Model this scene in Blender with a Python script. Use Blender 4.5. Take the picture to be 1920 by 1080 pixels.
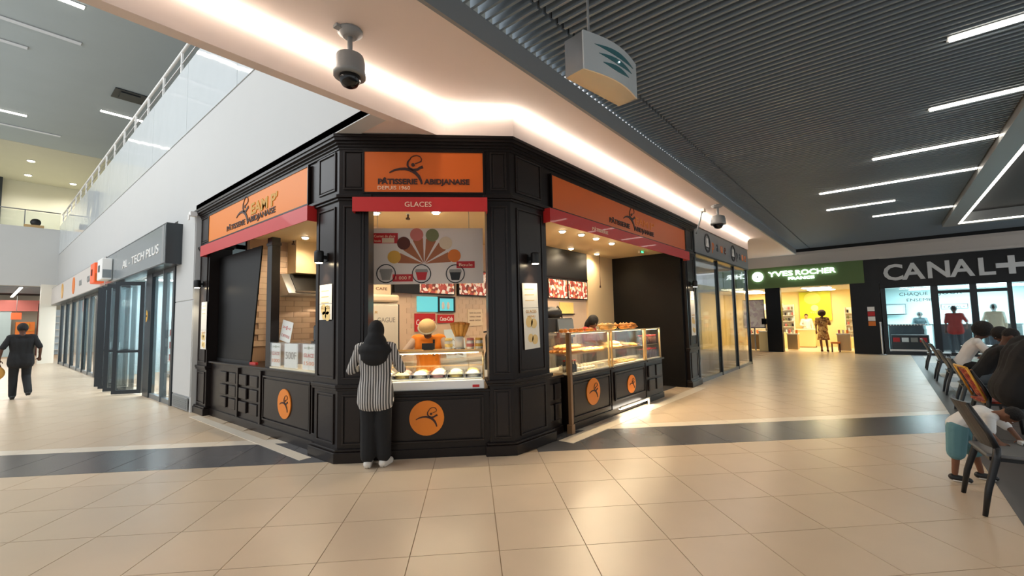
import bpy, bmesh, math, random
from mathutils import Matrix, Vector
random.seed(7)
PI = math.pi
sc = bpy.context.scene
for o in list(bpy.data.objects): bpy.data.objects.remove(o)
COL = sc.collection

# ------------------------------------------------------------------ camera
F_PX, PITCH, ROLL, YAW_Y, CAM_Z = 834.2, math.radians(4.34), math.radians(-1.20), math.radians(-50.256), 1.55
def cam_axes():
    cp, sp, cr, sr = math.cos(PITCH), math.sin(PITCH), math.cos(ROLL), math.sin(ROLL)
    Rp = Matrix(((1,0,0),(0,cp,sp),(0,-sp,cp))); Rr = Matrix(((cr,-sr,0),(sr,cr,0),(0,0,1)))
    yx = YAW_Y + PI/2
    ax = Matrix(((math.sin(yx), math.sin(YAW_Y), 0),(0,0,-1),(math.cos(yx), math.cos(YAW_Y), 0)))
    return Rr @ Rp @ ax
W = cam_axes()
cam_d = bpy.data.cameras.new('camera'); cam = bpy.data.objects.new('camera', cam_d); COL.objects.link(cam)
cam_d.sensor_width = 36; cam_d.lens = 36*F_PX/1920; cam_d.clip_start = .05; cam_d.clip_end = 200
m = Matrix((W[0], -W[1], -W[2])).transposed().to_4x4(); m.translation = (0,0,CAM_Z)
cam.matrix_world = m
sc.camera = cam

# ------------------------------------------------------------------ world, daylight, exposure
world = bpy.data.worlds.new('world'); sc.world = world; world.use_nodes = True
wb = world.node_tree.nodes['Background']; wb.inputs[0].default_value = (.93,.97,1,1); wb.inputs[1].default_value = .62
def area(name, loc, rot, sx, sy, power, col=(1,1,1)):
    l = bpy.data.lights.new(name, 'AREA'); l.shape = 'RECTANGLE'; l.size = sx; l.size_y = sy; l.energy = power; l.color = col
    o = bpy.data.objects.new(name, l); COL.objects.link(o); o.location = loc; o.rotation_euler = rot
    return o
area('atrium_daylight_fill', (-5.2,16,9.6), (0,math.radians(-32),0), 6, 26, 900, (.93,.97,1))  # added unseen panel standing in for atrium daylight, tilted towards the kiosk
sc.view_settings.view_transform = 'Standard'; sc.view_settings.look = 'None'
sc.view_settings.exposure = 0.55; sc.view_settings.gamma = 1; sc.view_settings.use_curve_mapping = False

# ------------------------------------------------------------------ helpers
def lin(c):
    f = lambda v: v/12.92 if v <= .04045 else ((v+.055)/1.055)**2.4
    return tuple(f(x/255) for x in c) + (1,)
MATS = {}
def M(name, col=(200,200,200), rough=.5, metal=0, emit=None, es=0, var=0, scale=8, bump=0, bscale=40, glass=0, alpha=1, rnd=0, spec=.5, coat=0):
    if name in MATS: return MATS[name]
    m = bpy.data.materials.new(name); m.use_nodes = True; nt = m.node_tree; b = nt.nodes['Principled BSDF']
    b.inputs['Base Color'].default_value = lin(col); b.inputs['Roughness'].default_value = rough
    b.inputs['Metallic'].default_value = metal; b.inputs['Specular IOR Level'].default_value = spec
    b.inputs['Coat Weight'].default_value = coat
    if emit: b.inputs['Emission Color'].default_value = lin(emit); b.inputs['Emission Strength'].default_value = es
    if glass: b.inputs['Transmission Weight'].default_value = glass
    if alpha < 1: b.inputs['Alpha'].default_value = alpha
    if var or rnd:
        tc = nt.nodes.new('ShaderNodeTexCoord'); n = nt.nodes.new('ShaderNodeTexNoise'); n.inputs['Scale'].default_value = scale
        n.inputs['Detail'].default_value = 4
        nt.links.new(tc.outputs['Object'], n.inputs['Vector'])
        mr = nt.nodes.new('ShaderNodeMapRange'); mr.inputs[3].default_value = 1-var; mr.inputs[4].default_value = 1+var
        nt.links.new(n.outputs[0], mr.inputs[0])
        src = mr.outputs[0]
        if rnd:
            oi = nt.nodes.new('ShaderNodeObjectInfo'); r2 = nt.nodes.new('ShaderNodeMapRange')
            r2.inputs[3].default_value = 1-rnd; r2.inputs[4].default_value = 1+rnd; nt.links.new(oi.outputs['Random'], r2.inputs[0])
            mu = nt.nodes.new('ShaderNodeMath'); mu.operation = 'MULTIPLY'; nt.links.new(src, mu.inputs[0]); nt.links.new(r2.outputs[0], mu.inputs[1]); src = mu.outputs[0]
        vm = nt.nodes.new('ShaderNodeVectorMath'); vm.operation = 'SCALE'; vm.inputs[0].default_value = lin(col)[:3]
        nt.links.new(src, vm.inputs['Scale']); nt.links.new(vm.outputs[0], b.inputs['Base Color'])
    if bump:
        tc = nt.nodes.new('ShaderNodeTexCoord'); n = nt.nodes.new('ShaderNodeTexNoise'); n.inputs['Scale'].default_value = bscale
        nt.links.new(tc.outputs['Object'], n.inputs['Vector'])
        bp = nt.nodes.new('ShaderNodeBump'); bp.inputs['Strength'].default_value = bump; bp.inputs['Distance'].default_value = .02
        nt.links.new(n.outputs[0], bp.inputs['Height']); nt.links.new(bp.outputs[0], b.inputs['Normal'])
    MATS[name] = m
    return m
def stripe_mat(name, c1, c2, freq, rough=.8, axis=0, duty=.5, bandm=None):
    m = bpy.data.materials.new(name); m.use_nodes = True; nt = m.node_tree; b = nt.nodes['Principled BSDF']; b.inputs['Roughness'].default_value = rough
    tc = nt.nodes.new('ShaderNodeTexCoord'); sp = nt.nodes.new('ShaderNodeSeparateXYZ'); nt.links.new(tc.outputs['Object'], sp.inputs[0])
    mu = nt.nodes.new('ShaderNodeMath'); mu.operation = 'MULTIPLY'; mu.inputs[1].default_value = freq; nt.links.new(sp.outputs[axis], mu.inputs[0])
    fr = nt.nodes.new('ShaderNodeMath'); fr.operation = 'FRACT'; nt.links.new(mu.outputs[0], fr.inputs[0])
    gt = nt.nodes.new('ShaderNodeMath'); gt.operation = 'GREATER_THAN'; gt.inputs[1].default_value = duty; nt.links.new(fr.outputs[0], gt.inputs[0])
    mx = nt.nodes.new('ShaderNodeMix'); mx.data_type = 'RGBA'; mx.inputs[6].default_value = lin(c1); mx.inputs[7].default_value = lin(c2)
    nt.links.new(gt.outputs[0], mx.inputs[0]); nt.links.new(mx.outputs[2], b.inputs['Base Color'])
    MATS[name] = m; return m
def patch_mat(name, cols, scale, rough=.7, emit=0):
    """voronoi patches of a few colours: food photographs, floral cloth, printed menus"""
    m = bpy.data.materials.new(name); m.use_nodes = True; nt = m.node_tree; b = nt.nodes['Principled BSDF']; b.inputs['Roughness'].default_value = rough
    tc = nt.nodes.new('ShaderNodeTexCoord'); v = nt.nodes.new('ShaderNodeTexVoronoi'); v.inputs['Scale'].default_value = scale
    nt.links.new(tc.outputs['Object'], v.inputs['Vector'])
    sp = nt.nodes.new('ShaderNodeSeparateXYZ'); nt.links.new(v.outputs['Color'], sp.inputs[0])
    cr = nt.nodes.new('ShaderNodeValToRGB'); cr.color_ramp.interpolation = 'CONSTANT'; e = cr.color_ramp.elements
    e[0].position = 0; e[0].color = lin(cols[0]); e[1].position = 1/len(cols); e[1].color = lin(cols[1])
    for i in range(2, len(cols)): el = e.new(i/len(cols)); el.color = lin(cols[i])
    nt.links.new(sp.outputs[0], cr.inputs[0]); nt.links.new(cr.outputs[0], b.inputs['Base Color'])
    if emit: nt.links.new(cr.outputs[0], b.inputs['Emission Color']); b.inputs['Emission Strength'].default_value = emit
    MATS[name] = m; return m

class MB:
    def __init__(s): s.v = []; s.f = []; s.sm = False
    def add(s, vs, fs):
        n = len(s.v); s.v += [tuple(p) for p in vs]; s.f += [tuple(i+n for i in f) for f in fs]; return s
    def box(s, x0, x1, y0, y1, z0, z1):
        x0, x1 = min(x0,x1), max(x0,x1); y0, y1 = min(y0,y1), max(y0,y1); z0, z1 = min(z0,z1), max(z0,z1)
        return s.add([(x,y,z) for z in (z0,z1) for y in (y0,y1) for x in (x0,x1)], [(0,2,3,1),(4,5,7,6),(0,1,5,4),(2,6,7,3),(0,4,6,2),(1,3,7,5)])
    def prism(s, pts, a, b, axis='z'):
        """polygon (counter-clockwise) extruded along axis from a to b; axis y takes (x,z) points"""
        n = len(pts)
        if axis == 'z': vs = [(x,y,a) for x,y in pts] + [(x,y,b) for x,y in pts]
        elif axis == 'y': vs = [(x,b,z) for x,z in pts] + [(x,a,z) for x,z in pts]
        else: vs = [(a,y,z) for y,z in pts] + [(b,y,z) for y,z in pts]
        return s.add(vs, [tuple(range(n-1,-1,-1)), tuple(range(n,2*n))] + [(i,(i+1)%n,(i+1)%n+n,i+n) for i in range(n)])
    def tube(s, pts, r, n=8, caps=True):
        pts = [Vector(p) for p in pts]; rs = r if isinstance(r,(list,tuple)) else [r]*len(pts); vs = []; fs = []
        up = Vector((0,0,1))
        for i,p in enumerate(pts):
            d = (pts[min(i+1,len(pts)-1)] - pts[max(i-1,0)]).normalized()
            a = d.cross(up if abs(d.z) < .95 else Vector((1,0,0))).normalized(); b = d.cross(a)
            vs += [p + (a*math.cos(t*2*PI/n) + b*math.sin(t*2*PI/n))*rs[i] for t in range(n)]
        for i in range(len(pts)-1):
            for t in range(n): fs.append((i*n+t, i*n+(t+1)%n, (i+1)*n+(t+1)%n, (i+1)*n+t))
        if caps: fs += [tuple(range(n-1,-1,-1)), tuple(range(len(vs)-n, len(vs)))]
        s.sm = True
        return s.add(vs, fs)
    def lathe(s, prof, c=(0,0,0), n=16):
        vs = []; fs = []
        for r,z in prof: vs += [(c[0]+r*math.cos(t*2*PI/n), c[1]+r*math.sin(t*2*PI/n), c[2]+z) for t in range(n)]
        for i in range(len(prof)-1):
            for t in range(n): fs.append((i*n+t, i*n+(t+1)%n, (i+1)*n+(t+1)%n, (i+1)*n+t))
        fs += [tuple(range(n-1,-1,-1)), tuple(range(len(vs)-n, len(vs)))]
        s.sm = True
        return s.add(vs, fs)
    def ell(s, c, r, n=12, rings=8, rot=None):
        vs = []; fs = []
        R = rot or Matrix.Identity(3)
        for i in range(rings+1):
            a = -PI/2 + PI*i/rings; k = max(math.cos(a), .02)
            vs += [Vector(c) + R @ Vector((r[0]*k*math.cos(t*2*PI/n), r[1]*k*math.sin(t*2*PI/n), r[2]*math.sin(a))) for t in range(n)]
        for i in range(rings):
            for t in range(n): fs.append((i*n+t, i*n+(t+1)%n, (i+1)*n+(t+1)%n, (i+1)*n+t))
        fs += [tuple(range(n-1,-1,-1)), tuple(range(len(vs)-n, len(vs)))]
        s.sm = True
        return s.add(vs, fs)
    def cap(s, p0, p1, r0, r1=None, n=10):
        r1 = r0 if r1 is None else r1
        p0, p1 = Vector(p0), Vector(p1); d = p1-p0; L = d.length; d = d/L if L > 1e-6 else Vector((0,0,1))
        pts = []; rs = []
        for a in (-1.5,-1,-.5): pts.append(p0 + d*r0*math.sin(a)); rs.append(r0*math.cos(a))
        pts.append(p0); rs.append(r0); pts.append(p1); rs.append(r1)
        for a in (.5,1,1.5): pts.append(p1 + d*r1*math.sin(a)); rs.append(r1*math.cos(a))
        up = Vector((0,0,1)) if abs(d.z) < .95 else Vector((1,0,0)); a_ = d.cross(up).normalized(); b_ = d.cross(a_)
        vs = []; fs = []
        for p,r in zip(pts,rs): vs += [p + (a_*math.cos(t*2*PI/n) + b_*math.sin(t*2*PI/n))*r for t in range(n)]
        for i in range(len(pts)-1):
            for t in range(n): fs.append((i*n+t, i*n+(t+1)%n, (i+1)*n+(t+1)%n, (i+1)*n+t))
        fs += [tuple(range(n-1,-1,-1)), tuple(range(len(vs)-n, len(vs)))]
        s.sm = True
        return s.add(vs, fs)
    def stroke(s, pts, ws, y0, y1):
        """a brush stroke in the x-z plane, width ws, from depth y0 to y1"""
        L = []; R = []
        for i,p in enumerate(pts):
            a = Vector(pts[max(i-1,0)]); b = Vector(pts[min(i+1,len(pts)-1)]); d = (b-a).normalized(); nrm = Vector((-d.y, d.x)); w = ws[i] if isinstance(ws,(list,tuple)) else ws
            L.append(Vector(p)+nrm*w/2); R.append(Vector(p)-nrm*w/2)
        for i in range(len(pts)-1): s.prism([tuple(R[i]),tuple(R[i+1]),tuple(L[i+1]),tuple(L[i])], y0, y1, 'y')
        return s
    def build(s, name, mat, parent=None, smooth=None, bevel=0):
        me = bpy.data.meshes.new(name); me.from_pydata(s.v, [], s.f)
        bm = bmesh.new(); bm.from_mesh(me); bmesh.ops.recalc_face_normals(bm, faces=bm.faces); bm.to_mesh(me); bm.free()
        o = bpy.data.objects.new(name, me); COL.objects.link(o)
        me.materials.append(mat if not isinstance(mat, str) else MATS[mat])
        if smooth if smooth is not None else s.sm:
            for p in me.polygons: p.use_smooth = len(p.vertices) <= 4
        if bevel:
            b = o.modifiers.new('bevel','BEVEL'); b.width = bevel; b.segments = 2; b.limit_method = 'ANGLE'
        if parent is not None: o.parent = parent
        return o
def tag(o, label=None, cat=None, group=None, kind=None):
    if label: o['label'] = label
    if cat: o['category'] = cat
    if group: o['group'] = group
    if kind: o['kind'] = kind
    return o
def thing(name, label, cat, loc=(0,0,0), rz=0, group=None):
    o = bpy.data.objects.new(name, None); COL.objects.link(o); o.location = loc; o.rotation_euler = (0,0,rz); o.empty_display_size = .1
    return tag(o, label, cat, group)
def struct(name, mb, mat, label, cat=None, bevel=0):
    return tag(mb.build(name, mat, None, bevel=bevel), label, cat or name.split('_')[0], None, 'structure')
def part(name, mat, parent, *boxes, bevel=0):
    mb = MB()
    for b in boxes: mb.box(*b)
    return mb.build(name, mat, parent, bevel=bevel)
def share(src, name, parent, loc, rz=0, scale=None):
    o = bpy.data.objects.new(name, src.data); COL.objects.link(o); o.parent = parent; o.location = loc; o.rotation_euler = (0,0,rz)
    if scale: o.scale = scale
    return o
def copy_tree(o, parent=None):
    c = o.copy(); COL.objects.link(c); c.parent = parent
    for ch in list(o.children): copy_tree(ch, c)
    return c
def text(name, s, size, mat, parent, x, y, z, ext=.008, width=None, bold=0, align='CENTER', rz=0, shear=0):
    cu = bpy.data.curves.new(name, 'FONT'); cu.body = s; cu.size = size; cu.extrude = ext; cu.offset = bold; cu.align_x = align; cu.shear = shear; cu.resolution_u = 3
    t = bpy.data.objects.new('tmp', cu); COL.objects.link(t)
    me = bpy.data.meshes.new_from_object(t); bpy.data.objects.remove(t); bpy.data.curves.remove(cu)
    me.name = name
    xs = [v.co.x for v in me.vertices] or [0,1]; k = 1
    if width: k = width/(max(xs)-min(xs))
    me.transform(Matrix.Diagonal((k,1,1,1)))
    me.transform(Matrix.Rotation(PI/2,4,'X'))
    me.materials.clear(); me.materials.append(MATS[mat] if isinstance(mat,str) else mat)
    o = bpy.data.objects.new(name, me); COL.objects.link(o); o.parent = parent; o.location = (x,y,z); o.rotation_euler = (0,0,rz)
    return o
def circle(cx, cz, r, n=24, a0=0, a1=2*PI): return [(cx+r*math.cos(a0+(a1-a0)*i/n), cz+r*math.sin(a0+(a1-a0)*i/n)) for i in range(n)]
def flat(name, pts, mat, parent, y0, y1): return MB().prism(pts, y0, y1, 'y').build(name, mat, parent)
def project(p):
    c = W @ (Vector(p)-Vector((0,0,CAM_Z)))
    return (960+F_PX*c.x/c.z, 540+F_PX*c.y/c.z, c.z) if c.z > .05 else (-9e9,-9e9,c.z)
R_L, R_F, R_R = -PI/2, -PI/4, 0       # facing directions: left face, chamfered front, right face
X0, Y0, D0 = 2.68, 3.42, 5.326
S2 = math.sqrt(2)
def td(t, d): return ((d+t)/S2, (d-t)/S2)

# ------------------------------------------------------------------ materials
M('tile_cream',(204,183,157),.31,var=.05,scale=3,rnd=.03,spec=.5)
M('tile_pale',(226,214,196),.28,var=.03,rnd=.02)
M('tile_dark',(92,91,93),.25,var=.12,scale=5,rnd=.06)
M('grout',(176,152,126),.8)
M('cafe_grey',(72,70,70),.45,var=.12,rnd=.15); M('cafe_beige',(150,138,122),.45,var=.08,rnd=.08); M('cafe_green',(86,104,74),.45,var=.12,rnd=.1)
M('white_wall',(198,199,198),.55,var=.015,scale=2); M('soffit',(236,220,211),.6,var=.01,scale=2)
M('parapet',(222,229,233),.05,bump=.55,bscale=.8,spec=.8)
M('atrium_grey',(172,184,188),.7,var=.05,scale=.8)
M('beige_wall',(204,202,184),.7,var=.03,scale=1); M('cream_wall',(214,190,150),.6,var=.03,scale=2)
M('slat',(140,154,166),.45,metal=.15); M('ceiling_void',(34,35,37),.8); M('trim_grey',(140,143,144),.45); M('plaster_grey',(206,200,194),.6)
M('led',(255,250,240),.5,emit=(255,246,230),es=9); M('unlit_strip_glow',(176,180,182),.5,emit=(245,250,255),es=.12); M('led_cove',(255,255,250),.5,emit=(255,246,232),es=17)
M('wood_dark',(25,18,16),.3,var=.18,scale=14,spec=.32); M('wood_panel',(32,24,21),.32,var=.16,scale=14,spec=.36); M('wood_black',(13,12,12),.42,var=.1,scale=6,spec=.25)
M('orange_sign',(222,104,34),.35,var=.02,scale=2); M('orange_light',(240,134,30),.4); M('red_valance',(202,42,40),.42,var=.03,scale=4,coat=.15)
M('brown_letter',(58,26,20),.5); M('letter_cream',(250,222,190),.5); M('letter_gold',(206,150,34),.45)
M('white',(240,240,238),.45); M('offwhite',(226,220,206),.5); M('black',(14,14,15),.45); M('black_gloss',(16,17,19),.15); M('chrome',(200,200,200),.2,metal=1); M('steel',(170,172,174),.3,metal=.9); M('gold_metal',(200,168,120),.3,metal=.75)
M('glass',(235,245,245),.03,glass=1,alpha=.22); M('glass_tint',(150,175,182),.04,glass=1,alpha=.3); M('glass_dark',(60,72,78),.05,alpha=.5)
M('lamp_case',(255,240,210),.5,emit=(255,222,160),es=5); M('post_wood',(150,116,84),.4,metal=.3); M('lamp_warm',(255,240,210),.5,emit=(255,232,190),es=30)
M('frame_dark',(44,50,55),.35,metal=.3); M('frame_grey',(120,126,130),.35,metal=.5)

# ================================================================== STRUCTURE
# ---- floor: 60 cm tiles laid at 45 degrees to the shops, dark band and pale strip across it
floor = struct('floor', MB().box(-7,40,-9,46,-.12,-.006), 'grout', 'polished cream tile floor of the mall with a dark band across')
def in_kiosk(x,y): return x > 2.95 and y > 3.72 and (x+y)/S2 > D0+.25
def tile_box(t0,t1,d0,d1,g=.003):
    c = [td(t0+g,d0+g), td(t1-g,d0+g), td(t1-g,d1-g), td(t0+g,d1-g)]
    return [c[0],c[1],c[2],c[3]]
cells = []
rows = []
d = 3.15
while d > -3: d -= .6
while d < 4.9: rows.append((d,d+.6,'tile_cream')); d += .6
rows.append((d,5.38,'tile_cream')); rows.append((5.38,6.32,'tile_dark')); rows.append((6.32,6.56,'tile_pale'))
d = 6.56
while d < 30: rows.append((d,d+.6,'tile_cream')); d += .6
for d0,d1,mt in rows:
    for k in range(-46,40):
        t0 = .166 + .6*k; cx,cy = td(t0+.3,(d0+d1)/2)
        if not (-4.5 < cx < 23.2 and -1.0 < cy < 40): continue
        if cx > 2.9 and cy > 10: continue
        if in_kiosk(cx,cy) or (cx > 11 and cy > 3.95 and cx < 16.3): continue
        q = td(t0+.3,(d0+d1)/2); p = project((q[0],q[1],0))
        vis = p[2] > .1 and -60 < p[0] < 1980 and 0 < p[1] < 1140
        size = (1/p[2]**2) if vis else 0
        cells.append((size, t0, d0, d1, mt))
cells.sort(key=lambda c: -c[0])
protos = {}
rest = {'tile_cream': MB(), 'tile_dark': MB(), 'tile_pale': MB()}
for i,(s,t0,d0,d1,mt) in enumerate(cells):
    if i < 296 and s > 0:
        key = (round(d1-d0,3), mt)
        if key not in protos:
            h, w = (d1-d0)/2-.003, .297
            b = MB().box(-w,w,-h,h,-.02,0); o = b.build('tile', mt, floor); protos[key] = o
        else:
            o = bpy.data.objects.new('tile', protos[key].data); COL.objects.link(o); o.parent = floor
        cx,cy = td(t0+.3,(d0+d1)/2); o.location = (cx,cy,0); o.rotation_euler = (0,0,-PI/4)
    else: rest[mt].prism(tile_box(t0,t0+.6,d0,d1), -.02, 0)
for k,b in rest.items():
    if b.v: tag(b.build('tile_field', k, floor), kind='stuff')
# pale kerb strips that follow the foot of the kiosk
st = MB(); st.box(2.46,2.6,5.3,9.5,-.01,.004); st.build('border_strip', 'tile_pale', floor)
st = MB(); st.box(4.9,10.4,3.12,3.34,-.01,.004); st.build('border_strip', 'tile_pale', floor)

# ---- cafe floor, right: grey carpet tiles with a few beige and green ones
cafe = struct('floor_cafe', MB().box(-2,22.4,-8,-.68,-.05,.002), 'cafe_grey', 'dark grey carpet of the cafe seating area','floor')
pr = {k: None for k in ('cafe_grey','cafe_beige','cafe_green')}
for i in range(4,21):
    for j in range(5):
        x0 = 1+i*1.0; y0 = -.98-.5*(j+1)
        if y0 < -.19*x0-1.4: continue
        k = random.choices(('cafe_grey','cafe_beige','cafe_green'),(5,2,2))[0]
        if pr[k] is None: pr[k] = MB().box(0,.99,0,.49,0,.006).build('carpet_tile', k, cafe); o = pr[k]
        else: o = bpy.data.objects.new('carpet_tile', pr[k].data); COL.objects.link(o); o.parent = cafe
        o.location = (x0,y0,.001)

# ---- slatted metal ceiling
ceiling = struct('ceiling', MB().box(-6,22.6,-6,2.74,4.62,4.7), 'ceiling_void', 'dark slatted metal ceiling with recessed light lines')
rows2 = [(2.245,2.70),(-1.60,2.215)]
sl = {}
ex = MB()
for i in range(-20,222):
    x = i*.1 + .55
    if x > 22.4: continue
    for r,(y0,y1) in enumerate(rows2):
        if r == 1 and x > 19.75: y0 = -5
        if r == 1 and x < 5.6: y0 = -4
        key = (r, y0)
        near = 2.0 < x < 17
        if near:
            if key not in sl: sl[key] = MB().box(-.014,.014,y0,y1,4.39,4.475).build('slat','slat',ceiling); o = sl[key]
            else: o = bpy.data.objects.new('slat', sl[key].data); COL.objects.link(o); o.parent = ceiling
            o.location = (x,0,0)
        else: ex.box(x-.014,x+.014,y0,y1,4.39,4.475)
tag(ex.build('slat_field','slat',ceiling), kind='stuff')
# recessed LED lines
def led_line(lab, x0,x1,y0,y1,z,mat='led',grp='recessed light lines in the slatted ceiling', base=.035, housing=True):
    t = thing('linear_light', lab, 'ceiling light', ((x0+x1)/2,(y0+y1)/2,z), 0, grp)
    hx, hy = (x1-x0)/2, (y1-y0)/2
    if not housing: part('clip','trim_grey',t,(-hx,-hx+.03,-hy,hy,.02,.05)); part('clip','trim_grey',t,(hx-.03,hx,-hy,hy,.02,.05))
    else: part('housing','trim_grey',t,(-hx-.02,hx+.02,-hy-.02,hy+.02,.012,base-.008))
    part('diffuser',mat,t,(-hx,hx,-hy,hy,-.004,.02))
    return t
ledspec = [(6.35,-.71,-4,'large bright light line at the top right corner'),(8.4,-.68,-3,'second bright light line below the top right corner'),(10.4,-.03,-1.6,'third light line, reaching the edge of the ceiling coffer'),
 (12.5,.97,-1.6,'longest light line, fourth from the top right'),(14.6,1.0,-.4,'short light line left of the two lowest ones'),(16.55,.06,-1.6,'lowest light line beside the coffer corner'),(4.3,-.7,-4,'light line overhead to the right, out of frame'),(2.25,-.7,-4,'light line overhead beside the viewer, out of frame')]
for x,ya,yb,lab in ledspec: led_line(lab, x-.045,x+.045,yb,ya,4.375)
# coffer on the right with its own light line
cf = struct('trim_1', MB().box(7.4,19.7,-1.95,-1.62,4.28,4.62).box(19.4,19.7,-6,-1.95,4.28,4.62), 'trim_grey', 'pale grey beam around the ceiling coffer','beam')
struct('ceiling_coffer', MB().box(7.4,19.7,-6,-1.9,4.75,4.8), 'soffit', 'recessed pale ceiling inside the coffer','ceiling')
led_line('long diagonal light line along the coffer edge',7.6,19.38,-2.02,-1.96,4.30,grp='light lines of the coffer',housing=False)
led_line('light line across the far end of the coffer',19.32,19.38,-6,-2.06,4.30,grp='light lines of the coffer',housing=False)

# ---- soffit over the kiosk with cove light
soff = struct('ceiling_soffit', MB().box(-4,22.2,2.74,4.0,4.172,4.36).box(16.3,22.2,4.0,6.0,4.172,4.36), 'soffit', 'pale pink plaster soffit above the kiosk','ceiling')
struct('trim_2', MB().box(-4,22.2,2.70,2.74,4.165,4.40), 'trim_grey', 'grey metal edge trim of the plaster soffit','trim')
struct('wall_beam', MB().box(-4,3.56,3.97,4.09,3.80,4.17), 'soffit', 'lit plaster beam running to the upper left','beam')
struct('wall_fascia', MB().prism([(3.56,3.97),(4.15,3.38),(16.6,3.38),(16.6,3.9),(3.56,4.3)],3.80,4.17), 'soffit', 'lit plaster fascia above the kiosk cornice','wall')
struct('ceiling_kiosk_top', MB().prism([(2.6,4.09),(3.47,4.09),(2.95,10),(2.6,10)],3.812,3.9), 'soffit', 'plaster underside over the kiosk corner','ceiling')
cv = thing('cove_light','bright cove light strip where fascia meets soffit','ceiling light',(0,0,0))
part('strip_run','led_cove',cv,(4.17,16.55,3.345,3.372,4.13,4.160))
part('strip_run','led_cove',cv,(-3.9,3.54,3.935,3.962,4.13,4.160))
MB().prism([(3.545,3.955),(3.53,3.935),(4.14,3.345),(4.155,3.36)],4.13,4.16).build('strip_run','led_cove',cv)

# ---- white wall above the shops and the parapet over it
struct('wall_left', MB().box(2.6,2.8,4.09,33,3.80,5.55), 'white_wall', 'tall white wall band above the corridor shops','wall')
par = struct('wall_parapet', MB().box(2.64,2.8,4.09,33,5.53,7.06), 'white_wall', 'white parapet of the upper gallery','wall')
for k in range(10):
    y0 = 5.2+2.8*k; part('parapet_panel','parapet',par,(2.585,2.64,y0,y0+2.785,5.56,7.08))
rl = thing('handrail','long metal handrail on the parapet of the upper gallery','railing',(2.66,5,7.06))
MB().tube([(0,0,.62),(0,28,.62)],.035).build('top_rail','white',rl)
MB().tube([(0,0,.34),(0,28,.34)],.012).build('wire','chrome',rl)
for k in range(19): part('post','white',rl,(-.02,.02,.6+1.5*k-.03,.6+1.5*k+.03,-.02,.6))
struct('ceiling_atrium', MB().box(-9,14,-4,32.6,11,11.3), 'atrium_grey', 'high grey ceiling of the atrium','ceiling')
gl = 'light lines on the atrium ceiling'
for x0,x1,y,lit,lab in [(-3,1.79,19.76,0,'unlit long strip on the grey atrium ceiling'),(-3,.67,21.35,0,'short unlit strip below the long one, atrium ceiling'),(-3,.99,28.27,1,'lit warm strip on the far atrium ceiling'),(-3,2.2,30.15,0,'unlit strip just beyond the lit one, atrium ceiling'),(3.0,4.5,25.3,1,'lit strip partly behind the gallery handrail'),(-3,1.6,17.4,1,'lit atrium strip above the frame, first overhead'),(-3,1.6,15.4,1,'lit atrium strip above the frame, second overhead'),(-3,1.6,13.4,1,'lit atrium strip above the frame, third overhead'),(-3,1.6,11.4,1,'lit atrium strip above the frame, fourth overhead')]:
    led_line(lab,x0,x1,y-.09,y+.09,10.97,'led' if lit else 'unlit_strip_glow',gl)  # unlit strips keep a faint glow put into their material
part('hatch','frame_dark',thing('ceiling_vent','dark square vent in the grey atrium ceiling','vent',(3.55,22.9,10.96)),(-.5,.5,-.5,.5,0,.03),(-.3,.3,-.3,.3,-.03,0))
# ---- far end of the atrium: gallery slab, back wall, lower corridor
struct('wall_far_slab', MB().box(-6,2.7,33,33.4,3.86,6.86), 'white_wall', 'white front of the far gallery slab','wall')
struct('floor_gallery', MB().box(-6,14,33.4,42,6.4,6.8), 'beige_wall', 'upper gallery floor','floor')
struct('wall_gallery_back', MB().box(-6,14,41,41.2,6.8,11.0), 'beige_wall', 'beige back wall of the upper gallery','wall')
struct('ceiling_gallery', MB().box(-6,14,32.6,41.2,10.98,11.2), 'beige_wall', 'beige ceiling of the upper gallery','ceiling')
struct('trim_3', MB().box(.2,.62,40.6,41,6.8,10.98), 'frame_dark', 'dark column on the upper gallery','column')
for i,(x,y) in enumerate([(1.52,35.6),(1.58,39.0),(3.55,39.4)]):
    t = thing('downlight',['nearest round downlight of the upper gallery','middle round downlight of the upper gallery','round downlight of the upper gallery next to the handrail'][i],'ceiling light',(x,y,10.975),0,'downlights of the upper gallery')
    MB().lathe([(.19,0),(.19,-.03),(.15,-.03)]).build('ring','white',t); MB().lathe([(.14,-.02),(.14,-.045)]).build('lens','lamp_warm',t); l = bpy.data.lights.new('gallery_lamp','SPOT'); l.energy = 420; l.spot_size = 2.6; l.spot_blend = .8; l.color = (1,.95,.85); l.shadow_soft_size = .14; o = bpy.data.objects.new('gallery_lamp',l); COL.objects.link(o); o.parent = t; o.location = (0,0,-.06)
gr = thing('glass_railing','glass railing with metal posts on the far gallery','railing',(0,33.3,6.86))
part('glass_panel','glass_tint',gr,(-5,1.3,-.01,.01,0,.85)); part('glass_panel','glass_tint',gr,(1.34,2.6,-.01,.01,0,.85))
MB().tube([(-5,0,.92),(2.6,0,.92)],.03).build('top_rail','trim_grey',gr)
for x in (-1.5,1.32): part('post','trim_grey',gr,(x-.02,x+.02,-.03,.03,-.02,.9))
pl = thing('planter_box','small tan planter with dark plant on the far gallery edge','planter',(1.75,33.12,6.86))
part('trough','gold_metal',pl,(-.45,.25,-.08,.08,0,.14)); MB().ell((-.05,0,.28),(.2,.1,.2)).build('plant','black',pl)
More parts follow.
